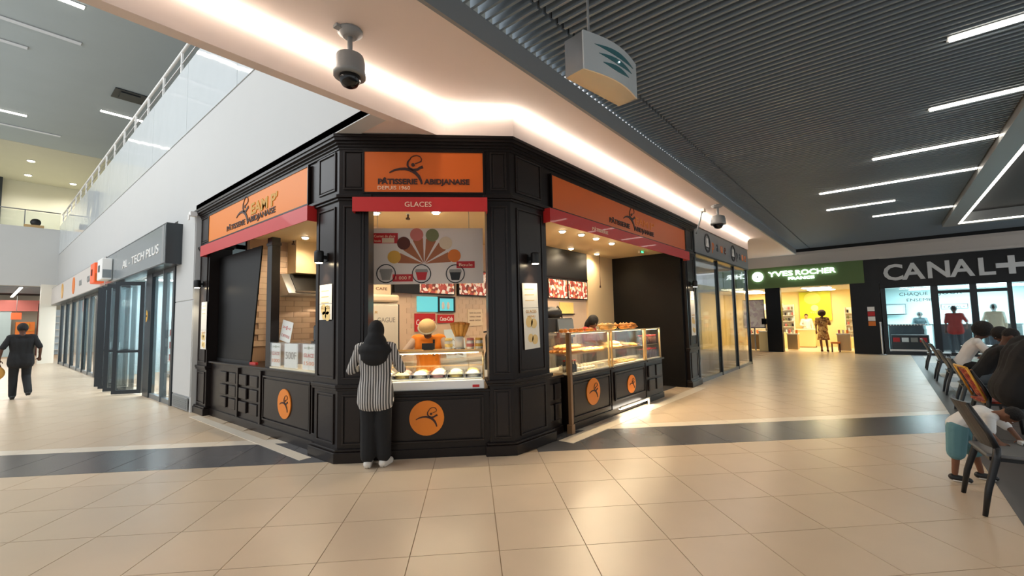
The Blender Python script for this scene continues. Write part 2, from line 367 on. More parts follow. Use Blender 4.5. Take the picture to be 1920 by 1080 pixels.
# lower corridor beyond the slab
cs = struct('ceiling_corridor', MB().box(-4,2.7,33.4,46,3.98,4.05), 'ceiling_void', 'slatted ceiling of the far corridor','ceiling')
for k in range(12): part('slat','slat',cs,(-4,2.7,33.5+.5*k,33.78+.5*k,3.84,3.92))
led_line('slanting light line in the far corridor ceiling',1.3,1.42,33.6,43,3.80,'led','light lines of the far corridor')
struct('wall_far_corridor', MB().box(-6,6,44,44.2,0,4), 'beige_wall', 'wall closing the far corridor','wall')

# ================================================================== BAKERY KIOSK
FL = Matrix.Translation((X0,0,0)) @ Matrix.Rotation(R_L,4,'Z')
FF = Matrix.Translation((D0/S2,D0/S2,0)) @ Matrix.Rotation(R_F,4,'Z')
FR = Matrix.Translation((0,Y0,0))
def at(F, x, y=0, z=0): return tuple(F @ Vector((x,y,z)))
RZ = {id(FL):R_L, id(FF):R_F, id(FR):R_R}
def face_thing(F, name, label, cat, x, y=0, z=0, group=None): return thing(name, label, cat, at(F,x,y,z), RZ[id(F)], group)
def offset_poly(pts, d):
    n = len(pts); out = []
    for i in range(n):
        a, b, c = Vector(pts[i-1]), Vector(pts[i]), Vector(pts[(i+1)%n])
        n1 = Vector(((b-a).y, -(b-a).x)).normalized(); n2 = Vector(((c-b).y, -(c-b).x)).normalized()
        k = 1 + n1.dot(n2); o = b + (n1+n2)*(d/max(k,.3)); out.append((o.x,o.y))
    return out
def frame_bars(x0,x1,z0,z1,w,y0,y1,mb=None):
    mb = mb or MB()
    mb.box(x0,x1,y0,y1,z0,z0+w).box(x0,x1,y0,y1,z1-w,z1).box(x0,x0+w,y0,y1,z0+w,z1-w).box(x1-w,x1,y0,y1,z0+w,z1-w); return mb
def pilaster(label, poly, faces, group='dark panelled pilasters of the bakery kiosk'):
    cx = sum(p[0] for p in poly)/len(poly); cy = sum(p[1] for p in poly)/len(poly)
    t = thing('pilaster', label, 'pilaster', (cx,cy,0), 0, group)
    loc = [(x-cx,y-cy) for x,y in poly]
    MB().prism(loc,.0,3.70).build('shaft','wood_dark',t)
    MB().prism(offset_poly(loc,.055),0,.12).prism(offset_poly(loc,.035),.12,.15).build('base','wood_dark',t,bevel=.008)
    MB().prism(offset_poly(loc,.022),.80,.83).prism(offset_poly(loc,.035),.83,.87).build('waist_moulding','wood_dark',t,bevel=.006)
    MB().prism(offset_poly(loc,.022),3.02,3.05).prism(offset_poly(loc,.045),3.05,3.09).build('capital_moulding','wood_dark',t,bevel=.006)
    for F,x0,x1 in faces:
        mt = Matrix.Translation((-cx,-cy,0)) @ F
        for z0,z1 in ((.19,.76),(.93,2.96),(3.15,3.63)):
            mb = frame_bars(x0,x1,z0,z1,.022,-.016,.01); mb.v = [tuple(mt @ Vector(v)) for v in mb.v]; mb.build('panel_moulding','wood_panel',t,bevel=.004)
            mb = MB().box(x0+.035,x1-.035,-.008,.01,z0+.035,z1-.035); mb.v = [tuple(mt @ Vector(v)) for v in mb.v]; mb.build('panel','wood_panel',t,bevel=.004)
    return t
pA = td(-1.20,D0); pB = td(.20,D0)
pilaster('corner pilaster between left side and chamfered front, beside the customer',[(2.68,5.40),(2.68,4.862),pA,(pA[0]+.2,pA[1]+.2),(3.10,5.40)],[(FL,-5.33,-4.93),(FF,-1.49,-1.25)])
pilaster('corner pilaster between chamfered front and right side, carrying a menu sheet',[pB,(4.112,3.42),(4.85,3.42),(4.85,3.85),(pB[0]+.2,pB[1]+.22)],[(FF,.25,.45),(FR,4.22,4.75)])
pilaster('end pilaster at the far left of the kiosk, next to the white wall',[(2.68,9.95),(2.68,9.42),(3.05,9.42),(3.05,9.95)],[(FL,-9.88,-9.49)])
pilaster('end pilaster at the far right of the kiosk, next to the glazed shop',[(10.34,3.42),(10.94,3.42),(10.94,3.9),(10.34,3.9)],[(FR,10.42,10.86)])

# entablature: frieze boards and cornice mouldings
en = thing('entablature','dark wooden cornice and frieze along the top of the bakery kiosk','cornice',(2.7,5,0))
path = [(2.68,10.0),(2.68,4.862),(4.112,3.42),(11.0,3.42)]
def run_band(off, z0, z1, depth=.3):
    a = offset_poly(path+[(11.0,4.2),(3.4,10.0)], off)[:4]; i = offset_poly(path+[(11.0,4.2),(3.4,10.0)], -depth)[:4]
    return [(a[k],a[k+1],i[k+1],i[k],z0,z1) for k in range(3)]
def seg_part(name, bands, mat):
    for k in range(3):
        mb = MB()
        for bd in bands:
            a,b,c,dd,z0,z1 = run_band(*bd)[k]; mb.prism([(p[0]-2.7,p[1]-5) for p in (a,b,c,dd)],z0,z1)
        mb.build(name, mat, en)
seg_part('frieze_board',[(-.01,2.98,3.70,.12)],'wood_dark')
seg_part('cornice_moulding',[(.012,3.64,3.67,.2),(.03,3.67,3.70,.2),(.055,3.70,3.73,.25),(.085,3.73,3.765,.25),(.10,3.765,3.80,.25)],'wood_dark')
seg_part('architrave_moulding',[(.02,3.055,3.10,.12)],'wood_dark')

LOGO_ARC = [(455,420),(520,385),(600,365),(680,362),(750,378),(820,415),(870,470),(900,530),(915,585)]
def logo(parent, cx, cz, s, mat, y0, y1, hat=True, name='emblem_figure'):
    q = lambda p: (cx+(p[0]-700)*s, cz+(400-p[1])*s)
    mb = MB()
    mb.stroke([q(p) for p in LOGO_ARC],[14*s,24*s,32*s,38*s,44*s,48*s,44*s,36*s,26*s],y0,y1)
    mb.stroke([q(p) for p in [(745,220),(716,262),(712,310),(735,350),(790,378),(850,372),(890,345),(930,330)]],[14*s,24*s,28*s,30*s,34*s,36*s,34*s,44*s],y0,y1)
    mb.prism([q((790+26*math.cos(-a),302+26*math.sin(-a))) for a in [i*PI/6 for i in range(12)]],y0,y1,'y')
    if hat: mb.stroke([q(p) for p in [(745,225),(765,190),(800,170),(845,162),(890,178),(912,215),(905,250),(860,270),(820,285)]],13*s,y0,y1)
    return mb.build(name, mat, parent)
def shop_sign(F, lab, x0, x1, z0, z1, mat):
    t = face_thing(F,'shop_sign',lab,'sign',(x0+x1)/2,-.012,z0,'orange fascia signs of the bakery kiosk')
    w = (x1-x0)/2; h = z1-z0
    part('board',mat,t,(-w,w,-.012,.012,0,h))
    frame_bars(-w-.02,w+.02,-.02,h+.02,.02,-.02,.012).build('frame','wood_dark',t)
    return t, (x0+x1)/2
# front sign
t,c = shop_sign(FF,'orange sign on the chamfered front, with DEPUIS 1960 below the name',-1.245,.16,3.12,3.61,'orange_sign')
s = 1.405/1690
def cx_(X): return (X-950)*s
text('lettering','PÂTISSERIE',.088,'brown_letter',t,cx_(572),-.014,.098,.006,555*s,.0032); text('lettering','ABIDJANAISE',.088,'brown_letter',t,cx_(1275),-.014,.098,.006,655*s,.0032)
text('lettering','DEPUIS 1960',.062,'letter_cream',t,cx_(518),-.014,.030,.004,455*s)
logo(t,cx_(700),.252,s,'brown_letter',-.02,-.012)
# left sign
t,c = shop_sign(FL,'bright orange sign on the left side, above the black shutter panel',-9.42,-5.6,3.12,3.605,'orange_light')  # lighter orange than the other boards: side daylight put into its colour
text('lettering','PÂTISSERIE',.12,'brown_letter',t,-8.09-c,-.014,.062,.006,.80,.002); text('lettering','ABIDJANAISE',.12,'brown_letter',t,-7.07-c,-.014,.062,.006,1.02,.002)
text('lettering','EAM P\'',.24,'letter_gold',t,-6.98-c,-.014,.175,.006,.95,.008)
logo(t,-7.80-c,.245,.00105,'brown_letter',-.02,-.012)
# right sign
t,c = shop_sign(FR,'long orange-red sign on the right side, above the pastry counter',4.99,10.33,3.10,3.56,'orange_sign')
text('lettering','PÂTISSERIE',.115,'brown_letter',t,7.03-c,-.014,.068,.006,.77,.003); text('lettering','ABIDJANAISE',.115,'brown_letter',t,8.06-c,-.014,.068,.006,.90,.003)
text('lettering','EAM P\'',.19,'orange_light',t,8.1-c,-.014,.19,.004,.85)
logo(t,7.42-c,.24,.00098,'brown_letter',-.02,-.012)
# red valances
def valance(F, lab, x0, x1, z0, z1, words=None):
    t = face_thing(F,'valance',lab,'awning',(x0+x1)/2,-.10,z0,'red valances under the fascia signs'); w = (x1-x0)/2; h = z1-z0
    part('front_board','red_valance',t,(-w,w,-.012,.0,0,h)); part('top_board','red_valance',t,(-w,w,0,.13,h-.012,h)); part('end_board','red_valance',t,(-w,-w+.012,0,.13,0,h-.012)); part('end_board','red_valance',t,(w-.012,w,0,.13,0,h-.012))
    if words: text('lettering',words[0],words[1],'letter_cream',t,words[2],-.014,words[3],.003,words[4])
    return t
valance(FF,'red valance reading GLACES over the ice cream counter',-1.36,.205,2.865,3.035,('GLACES',.085,-.03,.055,.31))
valance(FL,'red valance on the left side of the kiosk',-9.56,-5.42,2.86,3.05)
valance(FR,'red valance over the pastry counter',4.80,10.32,2.86,3.05,('PÂTISSERIE',.07,-1.4,.05,.5))

# sconces and menu sheets on the pilasters
def sconce(F, lab, x, z, power):
    t = face_thing(F,'wall_sconce',lab,'wall lamp',x,-.0,z,'black wall sconces on the pilasters')
    MB().lathe([(.05,0),(.055,.02),(.055,.12),(.05,.14)],(0,-.10,0),14).build('shade','black',t); part('bracket','black',t,(-.02,.02,-.06,.0,.05,.09)); part('wall_plate','black',t,(-.05,.05,-.022,-.012,.02,.12))
    MB().lathe([(.042,-.004),(.042,.004)],(0,-.10,0),14).build('bulb','lamp_warm',t)
    l = bpy.data.lights.new('sconce_light','SPOT'); l.energy = power; l.spot_size = 1.5; l.spot_blend = .6; l.color = (1,.85,.62); l.shadow_soft_size = .03
    o = bpy.data.objects.new('sconce_light', l); COL.objects.link(o); o.parent = t; o.location = (0,-.10,-.012)
sconce(FL,'black sconce on the pilaster by the customer',-5.13,2.30,18); sconce(FR,'black sconce above the long menu sheet',4.46,2.27,20); sconce(FL,'black sconce on the far left pilaster',-9.72,2.30,16); sconce(FR,'black sconce on the pilaster next to the glazed shop',10.64,2.27,16)
patch_mat('menu_print',[(240,236,226),(236,230,214),(246,244,238),(232,200,140),(244,240,230),(243,240,232)],40,.6)
patch_mat('menu_print2',[(238,196,120),(246,240,226),(214,140,60),(244,226,180),(246,238,222)],45,.6)
M('paper_warm',(246,240,226),.6); M('paper_gold',(240,208,140),.6)
def menu_sheet(F, lab, x0, x1, z0, z1, tilt, split):
    t = face_thing(F,'menu_sheet',lab,'poster',(x0+x1)/2,-.022,z0,'menu sheets on the pilasters'); w = (x1-x0)/2; h = z1-z0
    t.rotation_euler = (0,tilt,t.rotation_euler.z)
    part('top_page','paper_warm',t,(-w,w,-.004,0,h*split+.004,h)); b = part('bottom_page','paper_warm',t,(-w,w,-.004,0,0,h*split))
    text('lettering','GLACES',.05,'letter_gold',t,0,-.005,h*split-.06,.001,w*1.4); text('lettering','MENU',.04,'letter_gold',t,0,-.005,h*split-.12,.001,w*1.0)
    for k in range(3): part('printed_line','paper_gold',t,(-w*.7,w*.5,-.005,-.004,h-.08-.07*k,h-.07-.07*k))
    for cx,cz,r in ((-.3,.30,.45),(.3,.28,.4),(-.2,.12,.35),(.35,.1,.4)): MB().prism(circle(cx*w,cz*h*split*2.2,r*w,14),-.006,-.004,'y').build('printed_dish','paper_gold',t)
menu_sheet(FR,'long slightly crooked menu sheet on the pilaster right of the ice cream counter',4.31,4.62,1.21,2.03,-.04,.62)
menu_sheet(FL,'short menu sheet on the pilaster by the customer',-5.25,-4.96,1.62,2.04,0,.45)
menu_sheet(FL,'menu sheet on the far left pilaster',-9.70,-9.40,1.17,2.03,0,.4)
menu_sheet(FR,'menu sheet on the pilaster next to the glazed shop',10.48,10.78,1.15,2.17,0,.5)

# counters ---------------------------------------------------------------
def emblem(parent, x, z, r, y):
    e = MB().prism(circle(x,z,r,32),y-.012,y,'y').build('emblem','orange_light',parent)
    logo(e, x+.015*r, z-.02*r, r*.0026, 'brown_letter', y-.018, y-.012, True)
    return e
def counter(F, lab, x0, x1, h, dep, yf=.0, plinth=.10):
    t = face_thing(F,'counter',lab,'counter',(x0+x1)/2,yf,0,'dark panelled counters of the bakery kiosk'); w = (x1-x0)/2
    part('body','wood_dark',t,(-w,w,.02,dep,plinth,h-.035)); part('plinth','wood_dark',t,(-w,w,.0,dep,0,plinth)); part('worktop','wood_dark',t,(-w-.01,w+.01,-.03,dep,h-.035,h),bevel=.008)
    return t, (x0+x1)/2
def raised(t, x0,x1,z0,z1, field=True):
    frame_bars(x0,x1,z0,z1,.025,-.004,.02).build('panel_moulding','wood_panel',t,bevel=.005)
    if field: part('panel','wood_panel',t,(x0+.045,x1-.045,.004,.02,z0+.045,z1-.045))
# left counter
t,c = counter(FL,'long counter on the left side with an orange round emblem',-9.42,-5.40,.96,.55,.05,.12)
raised(t,-7.08-c,-5.62-c,.20,.84); emblem(t,-6.34-c,.50,.20,.003)
for i,bx in enumerate((-8.85,-8.42,-7.98,-7.55)):
    for zz in (.22,.43,.64): part('square_panel','wood_panel',t,(bx-c,bx+.30-c,-.012,.02,zz,zz+.17),bevel=.012)
part('stile','wood_panel',t,(-8.08-c,-8.02-c,-.015,.02,.13,.9)); part('stile','wood_panel',t,(-7.18-c,-7.12-c,-.015,.02,.13,.9)); raised(t,-5.58-c,-5.42-c,.2,.84,False)
# black shutter with a slanting free edge, and the post beside it
sh = face_thing(FL,'shutter_panel','tall black panel closing the far part of the left window','panel',-8.2,.16,.96)
MB().prism([(-1.2,0),(.34,0),(.70,1.88),(-1.2,1.88)],0,.02,'y').build('sheet','wood_black',sh); part('bottom_bar','black',sh,(-1.2,.34,-.01,.03,0,.05)); part('handle','red_valance',sh,(.36,.60,-.02,.02,.0,.035))
po = face_thing(FL,'window_post','slim dark post between the black panel and the left window','post',-6.97,.10,.96); part('post_body','wood_dark',po,(-.08,.08,-.03,.09,0,1.92)); part('post_cap','wood_panel',po,(-.095,.095,-.04,.1,1.8,1.84))
# front counter
t,c = counter(FF,'counter on the chamfered front with a large orange round emblem',-1.20,.20,.77,.70,.02,.10)
raised(t,-1.15-c,.13-c,.17,.70,True); emblem(t,-.535-c,.455,.20,.003)
# right counters
def rcounter(lab,x0,x1,h,ex,ez,er,pl=.10,yf=.03):
    t,c = counter(FR,lab,x0,x1,h,.72,yf,pl); raised(t,x0-c+.08,x1-c-.05,.16 if pl else .22,h-.10)
    emblem(t,ex-c,ez,er,.003); return t
t,c = counter(FR,'low side counter right beside the pilaster, with a pale wooden top',4.86,5.29,.80,.6,.10)
part('wood_top','gold_metal',t,(-.20,.20,-.02,.5,.80,.815))
for bz in (.2,.47):
    for bx in (-.17,.02): part('square_panel','wood_panel',t,(bx,bx+.15,-.012,.02,bz,bz+.22),bevel=.01)
rcounter('pastry counter with the larger emblem, left of the two',5.36,6.62,.785,6.02,.475,.20)
t = rcounter('pastry counter with the smaller emblem, light glowing under it',6.66,7.98,.785,7.35,.43,.155,0)
for b in t.children:
    pass
t2,c2 = counter(FR,'last counter with four square panels, beside the black partition',8.02,8.82,.785,.72,.03)
for bz in (.2,.46):
    for bx in (-.32,.03): part('square_panel','wood_panel',t2,(bx,bx+.28,-.012,.02,bz,bz+.21),bevel=.01)
ul = face_thing(FR,'floor_light','white framed light strip under the counter, shining on the floor','light',7.3,.0,.0)
part('frame','offwhite',ul,(-.55,.62,-.05,-.02,.10,.13),(.59,.62,-.05,-.02,.0,.10)); part('strip','led',ul,(-.52,.57,-.03,-.0,.08,.10))
l = bpy.data.lights.new('under_counter_light','AREA'); l.shape='RECTANGLE'; l.size=1.1; l.size_y=.03; l.energy=3; l.color=(1,.88,.68); o = bpy.data.objects.new('under_counter_light',l); COL.objects.link(o); o.parent = ul; o.location=(.02,-.06,.12); o.rotation_euler=(math.radians(-25),0,0)

# kiosk shell -------------------------------------------------------------
M('kiosk_ceiling',(236,212,168),.6,var=.03,scale=3); M('tile_wall',(216,190,164),.4,var=.03,rnd=.05); M('tile_joint',(180,150,126),.7)
struct('ceiling_kiosk', MB().prism([(2.80,4.98),(4.24,3.54),(10.3,3.54),(10.3,6.0),(5.6,6.0),(5.6,8.4),(2.80,8.4)],3.08,3.14), 'kiosk_ceiling', 'cream ceiling inside the bakery kiosk','ceiling')
struct('floor_kiosk', MB().prism([(2.95,5.2),(4.4,3.72),(10.3,3.72),(10.3,8.4),(2.95,8.4)],-.004,.006), 'tile_dark', 'dark floor inside the bakery kiosk','floor')
wb_ = struct('wall_kiosk_back', MB().box(3.4,10.3,6.0,6.12,0,3.08), 'tile_wall', 'warm tiled back wall behind the ice cream counter','wall')
struct('wall_kiosk_side', MB().box(4.3,4.42,6.12,8.3,0,3.08), 'cream_wall', 'cream side wall inside the kiosk','wall')
wk = struct('wall_kiosk_tiled', MB().box(2.95,4.3,8.3,8.42,0,3.08), 'tile_joint', 'brick-tiled wall seen through the left window','wall')
bt = None
for r in range(17):
    for k in range(6):
        x = 2.96 + k*.30 + (r%2)*.15
        if x > 4.0: continue
        if bt is None: bt = MB().box(0,.292,-.012,0,0,.092).build('tile','tile_wall',wk); o = bt
        else: o = bpy.data.objects.new('tile',bt.data); COL.objects.link(o); o.parent = wk
        o.location = (x,8.3,1.22+r*.1)
struct('wall_partition', MB().box(10.24,10.34,3.5,5.2,0,3.08), 'wood_black', 'tall black partition at the right end of the kiosk','wall')
struct('wall_pier', MB().box(8.98,10.24,5.2,5.3,0,3.08), 'cream_wall', 'cream pier behind the pastry counter','wall')
struct('wall_kiosk_end', MB().box(2.95,4.4,8.42,8.5,0,3.1), 'wood_black', 'dark end wall behind the black shutter','wall')
struct('wall_kiosk_rear', MB().box(7.1,8.98,5.25,5.35,0,3.08), 'tile_wall', 'tiled wall behind the pastry counter','wall')
# downlights inside the kiosk
for i,(x,y,lab) in enumerate([(3.42,5.24,'downlight left of the GLACES valance, above the poster'),(3.97,4.63,'downlight right of centre under the GLACES valance'),(6.33,4.12,'first of four downlights along the right valance'),(6.82,4.04,'second of four downlights along the right valance'),(7.35,4.04,'third of four downlights along the right valance'),(8.05,4.08,'fourth of four downlights along the right valance'),(8.0,5.0,'rear downlight left, above the menu screens'),(9.1,5.0,'rear downlight right, above the cream pier'),(3.56,7.57,'single downlight above the left window')]):
    t = thing('downlight',lab,'ceiling light',(x,y,3.08),0,'downlights inside the bakery kiosk')
    MB().lathe([(.075,0),(.075,-.012),(.055,-.012)]).build('ring','white',t); MB().lathe([(.052,-.006),(.045,-.03),(.02,-.036)]).build('lens','lamp_warm',t)
    l = bpy.data.lights.new('downlight_lamp','SPOT'); l.energy = 62; l.spot_size = 2.75; l.spot_blend = .7; l.color = (1,.80,.54); l.shadow_soft_size = .06; o = bpy.data.objects.new('downlight_lamp',l); COL.objects.link(o); o.parent = t; o.location = (0,0,-.04)

# ================================================================== CONTENTS OF THE KIOSK
M('waffle',(206,150,70),.7,var=.15,scale=60); M('crust',(190,122,48),.6,var=.25,scale=30); M('crust_pale',(224,176,104),.6,var=.2,scale=30); M('choc',(70,38,24),.5); M('cream_food',(248,236,206),.5)
M('ice_white',(250,240,214),.6,bump=.5,bscale=30); M('ice_yellow',(246,216,130),.6,bump=.5,bscale=30); M('ice_pink',(234,170,160),.6,bump=.5,bscale=30)
M('print_white',(232,222,214),.5); M('red',(196,28,32),.45); M('p_yellow',(222,172,74),.6); M('p_brown',(98,46,32),.6); M('p_pink',(206,120,112),.6); M('p_green',(126,130,88),.6); M('p_cream',(226,206,178),.6); M('p_orange',(226,124,48),.6); M('p_cone',(172,104,66),.6); M('p_black',(34,34,36),.5); M('p_grey',(150,146,140),.5)
patch_mat('food_photo',[(186,84,66),(232,206,182),(218,150,100),(120,56,42),(236,222,206),(176,70,58)],20,.4,.3)
M('teal_pane_glow',(90,176,184),.3,emit=(90,190,200),es=.55); M('paper',(236,236,230),.6); M('paper_blue',(206,222,232),.5)  # teal glass panes have a glow put into their material
# ---- hanging ice cream poster behind the front opening
po = face_thing(FF,'hanging_poster','large white hanging poster of a fan of ice cream cones','poster',-.62,.575,2.07)
w,h = .784,.74
part('board','print_white',po,(-w,w,0,.02,0,h))
def pp(X,Y): return (-w+(X-62)/(1408-62)*2*w, h-(Y-45)/(675-45)*h)
def pflat(name,pts,mat,k=0): return flat(name,pts,mat,po,-.003-.002*k,0)
ctr = (742,450)
for (X,Y),cone_m,sc_m in [((410,370),'p_cone','p_yellow'),((515,215),'p_cone','p_brown'),((660,118),'p_cone','p_pink'),((835,125),'p_cone','p_green'),((985,215),'p_cone','p_cream'),((1080,360),'p_cone','p_orange')]:
    dx,dy = X-ctr[0],Y-ctr[1]; L = math.hypot(dx,dy); nx,ny = -dy/L,dx/L; bx,by = ctr[0]+dx*.84,ctr[1]+dy*.84
    c = pflat('printed_cone',[pp(ctr[0]+dx*.03,ctr[1]+dy*.03),pp(bx+nx*58,by+ny*58),pp(bx-nx*58,by-ny*58)][::-1],cone_m,0)
    q = pp(X,Y); MB().prism(circle(q[0],q[1],.086,20),-.007,0,'y').build('printed_scoop',sc_m,po)
def ptag(X0,Y0,X1,Y1,s,lab2=None):
    a = pp(X0,Y1); b = pp(X1,Y0); part('price_tag','red',po,(a[0],b[0],-.005,0,a[1],b[1]))
    if s: text('lettering',s,(b[1]-a[1])*.62,'letter_cream',po,(a[0]+b[0])/2,-.006,a[1]+(b[1]-a[1])*.28,.001,(b[0]-a[0])*.75)
ptag(155,100,450,215,None); a = pp(165,150); text('lettering','Cornet de glace',.05,'letter_cream',po,pp(305,150)[0],-.006,pp(305,148)[1],.001,.27); text('lettering','1 boule',.045,'letter_cream',po,pp(215,200)[0],-.006,pp(215,200)[1],.001,.10); q0=pp(275,210); q1=pp(410,155); part('price_field','p_cream',po,(q0[0],q1[0],-.006,0,q0[1],q1[1]))
ptag(1105,425,1310,500,'Boule'); ptag(392,565,615,645,'1 000 F')
for X,Y,mat in ((320,555,'p_grey'),(712,560,'red'),(1090,565,'p_black')):
    q = pp(X,Y); r = .125
    ring = [circle(q[0],q[1],r,28), circle(q[0],q[1],r-.012,28)]; mb = MB()
    for i in range(28): j=(i+1)%28; mb.prism([ring[1][i],ring[0][i],ring[0][j],ring[1][j]],-.005,0,'y')
    mb.build('printed_ring','p_black',po)
    flat('printed_cup',[(q[0]-.05,q[1]-.085),(q[0]+.05,q[1]-.085),(q[0]+.075,q[1]+.02),(q[0]-.075,q[1]+.02)],mat,po,-.006,0)
    flat('printed_cup_rim',[(q[0]-.085,q[1]+.02),(q[0]+.085,q[1]+.02),(q[0]+.075,q[1]+.06),(q[0]-.075,q[1]+.06)],'p_grey',po,-.007,0)
for x in (-.6,.6): MB().tube([(x,.01,h),(x,.01,1.0)],.004,6).build('hanging_wire','steel',po)

# ---- ice cream display case
ic = face_thing(FF,'ice_cream_case','lit glass ice cream display case on the chamfered front counter','display case',-.52,.0,.77)
part('base','white',ic,(-.66,.66,.02,.68,0,.105),bevel=.01); part('tub_well','offwhite',ic,(-.64,.64,.06,.66,.105,.12))
MB().prism([(.03,.105),(.036,.105),(.126,.44),(.12,.44)],-.65,.65,'x').build('front_glass','glass',ic)
part('top_glass','glass',ic,(-.65,.65,.12,.55,.432,.44))
for x in (-.655,.645): MB().prism([(.03,.105),(.55,.105),(.55,.44),(.12,.44)],x,x+.008,'x').build('side_glass','glass',ic)
part('top_rail','gold_metal',ic,(-.665,.665,.10,.135,.428,.45)); part('middle_rail','gold_metal',ic,(-.655,.655,.26,.275,.25,.262)); part('back_rail','gold_metal',ic,(-.665,.665,.54,.56,.428,.45))
for x in (-.655,.655): MB().tube([(x,.035,.105),(x,.125,.44)],.009,6).build('corner_post','gold_metal',ic); MB().tube([(x,.55,.105),(x,.55,.44)],.009,6).build('corner_post','gold_metal',ic)
part('light_strip','lamp_case',ic,(-.6,.6,.14,.155,.418,.428)); part('sticker','red',ic,(.52,.60,.016,.021,.02,.05))
l = bpy.data.lights.new('case_light','AREA'); l.shape='RECTANGLE'; l.size=1.2; l.size_y=.02; l.energy=10; l.color=(1,.86,.60); o = bpy.data.objects.new('case_light',l); COL.objects.link(o); o.parent = ic; o.location=(0,.17,.415)
for r in range(2):
    for k in range(6):
        fl = ('ice_white','ice_yellow','ice_white','ice_pink','ice_yellow','ice_white')[(k+r*2)%6]
        t = face_thing(FF,'ice_cream_tub',('front' if r==0 else 'back')+' row ice cream tub, '+['first','second','third','fourth','fifth','sixth'][k]+' from the customer','tub',-.52-.53+k*.212,.20+r*.25,.892,'ice cream tubs in the lit case')
        frame_bars(-.1,.1,0,.05,.008,-.1,.1).build('rim','steel',t); part('tray','steel',t,(-.098,.098,-.11,.11,0,.012)); MB().ell((0,0,.02),(.092,.10,.06+.02*random.random()),10,6).build('mound',fl,t)
t = face_thing(FF,'ice_scoop','metal scoop leaning in the ice cream case, left end','scoop',-.98,.22,.95); MB().tube([(0,0,0),(-.02,.08,.2)],.01,6).build('handle','gold_metal',t); MB().ell((.0,-.01,.0),(.03,.03,.02),8,6).build('bowl','steel',t)
# ---- on and behind the case
sca = face_thing(FF,'scale_display','small black scale display on top of the ice cream case','scale',-.55,.42,1.215); part('screen','black',sca,(-.08,.08,-.01,.02,.01,.085)); part('foot','black',sca,(-.06,.06,-.03,.06,0,.012))
hold = face_thing(FF,'cone_holder','clear holder with a sheaf of waffle cones','holder',-.16,.47,1.215); MB().lathe([(.055,0),(.06,.16)],(0,0,0),12).build('cup','offwhite',hold); MB().lathe([(.07,0),(.07,.012)],(0,0,0),12).build('foot','steel',hold)
cone0=None
for k in range(15):
    a = k*2.4; rr = .02+.012*k**.8; tx,ty = rr*math.cos(a), rr*math.sin(a)*.6
    t = face_thing(FF,'waffle_cone','golden waffle cone in the sheaf on the ice cream case','cone',-.16+tx*.25,.47+ty*.25,1.30,'waffle cones in the clear holder')
    t.rotation_euler = (-ty*2.6, tx*2.6, R_F)
    if cone0 is None: cone0 = MB().lathe([(.006,0),(.034,.19),(.036,.25),(.030,.25),(.004,.03)],(0,0,0),9).build('wafer','waffle',t); r0 = MB().lathe([(.037,.235),(.038,.262),(.033,.262)],(0,0,0),9).build('rim','crust',t)
    else: share(cone0,'wafer',t,(0,0,0)); share(r0,'rim',t,(0,0,0))
for i,(x,y,c,n,lab) in enumerate([(-.02,.45,'p_pink','offwhite','small jar of pink topping right of the waffle cones'),(.09,.47,'p_yellow','offwhite','small jar with yellow lid at the right end of the case'),(-.30,.5,'ice_yellow','offwhite','pale cup left of the waffle cones')]):
    t = face_thing(FF,'topping_jar',lab,'jar',x,y,1.215); MB().lathe([(.045,0),(.05,.02),(.05,.09),(.042,.11)],(0,0,0),12).build('jar_body',n,t); MB().lathe([(.047,.11),(.047,.14)],(0,0,0),12).build('lid',c,t); MB().lathe([(.051,.03),(.051,.07)],(0,0,0),12).build('band',c,t)
t = face_thing(FF,'syrup_dispenser','black dispenser at the right jamb of the front opening','dispenser',.215,.62,.93); MB().lathe([(.05,0),(.05,.2),(.035,.24),(.04,.42),(.03,.46)],(0,0,0),12).build('dispenser_body','black_gloss',t); MB().tube([(0,0,.46),(0,0,.5),(-.06,-.02,.49)],.012,6).build('spout','black',t)
# fridge
fr = thing('refrigerator','tall white refrigerator with lettering behind the customer','refrigerator',(3.76,5.55,0))
part('cabinet','offwhite',fr,(-.23,.24,-.02,.42,.05,1.86),bevel=.02); part('door_edge','black',fr,(.225,.25,-.03,0,.1,1.84)); part('door','offwhite',fr,(-.225,.225,-.05,-.02,.1,1.84),bevel=.015); part('header','p_cream',fr,(-.23,.24,-.06,.2,1.87,1.98),bevel=.03)
text('lettering','GAGUE',.10,'p_grey',fr,.01,-.053,1.58,.001,.30); text('lettering','M',.06,'letter_gold',fr,-.16,-.053,1.70,.001)
f2 = thing('drinks_cooler','glass-fronted drinks cooler left of the white refrigerator','cooler',(3.36,5.55,0)); part('cabinet','black',f2,(-.16,.15,0,.4,.05,1.86)); part('glass_door','teal_pane_glow',f2,(-.13,.12,-.012,0,.2,1.8)); 
for k in range(5): part('shelf','white',f2,(-.13,.12,-.016,-.012,.4+.3*k,.415+.3*k))
# menu screens, signs, hatch and notices on the back wall
def screen(lab,x0,x1,z0,z1,yw=5.995):
    t = thing('menu_screen',lab,'screen',((x0+x1)/2,yw,z0),0,'menu screens above the counters'); w=(x1-x0)/2; part('bezel','black',t,(-w-.02,w+.02,-.05,0,-.02,z1-z0+.02)); part('picture','food_photo',t,(-w,w,-.054,-.05,0,z1-z0))
screen('left menu screen under the ice cream poster',4.73,5.5,2.07,2.52); screen('right menu screen under the ice cream poster',5.64,6.48,2.07,2.52); screen('left menu screen above the pastry counter',7.42,8.10,2.03,2.41,5.245); screen('right menu screen above the pastry counter, beside the cream pier',8.16,8.93,2.03,2.41,5.245)
bl = thing('header_board','black header board above the pastry menu screens','board',(8.98,5.245,2.45)); part('board','black',bl,(-1.7,.0,-.04,0,0,.63)); part('edge','wood_panel',bl,(-1.7,.0,-.05,-.04,0,.03))
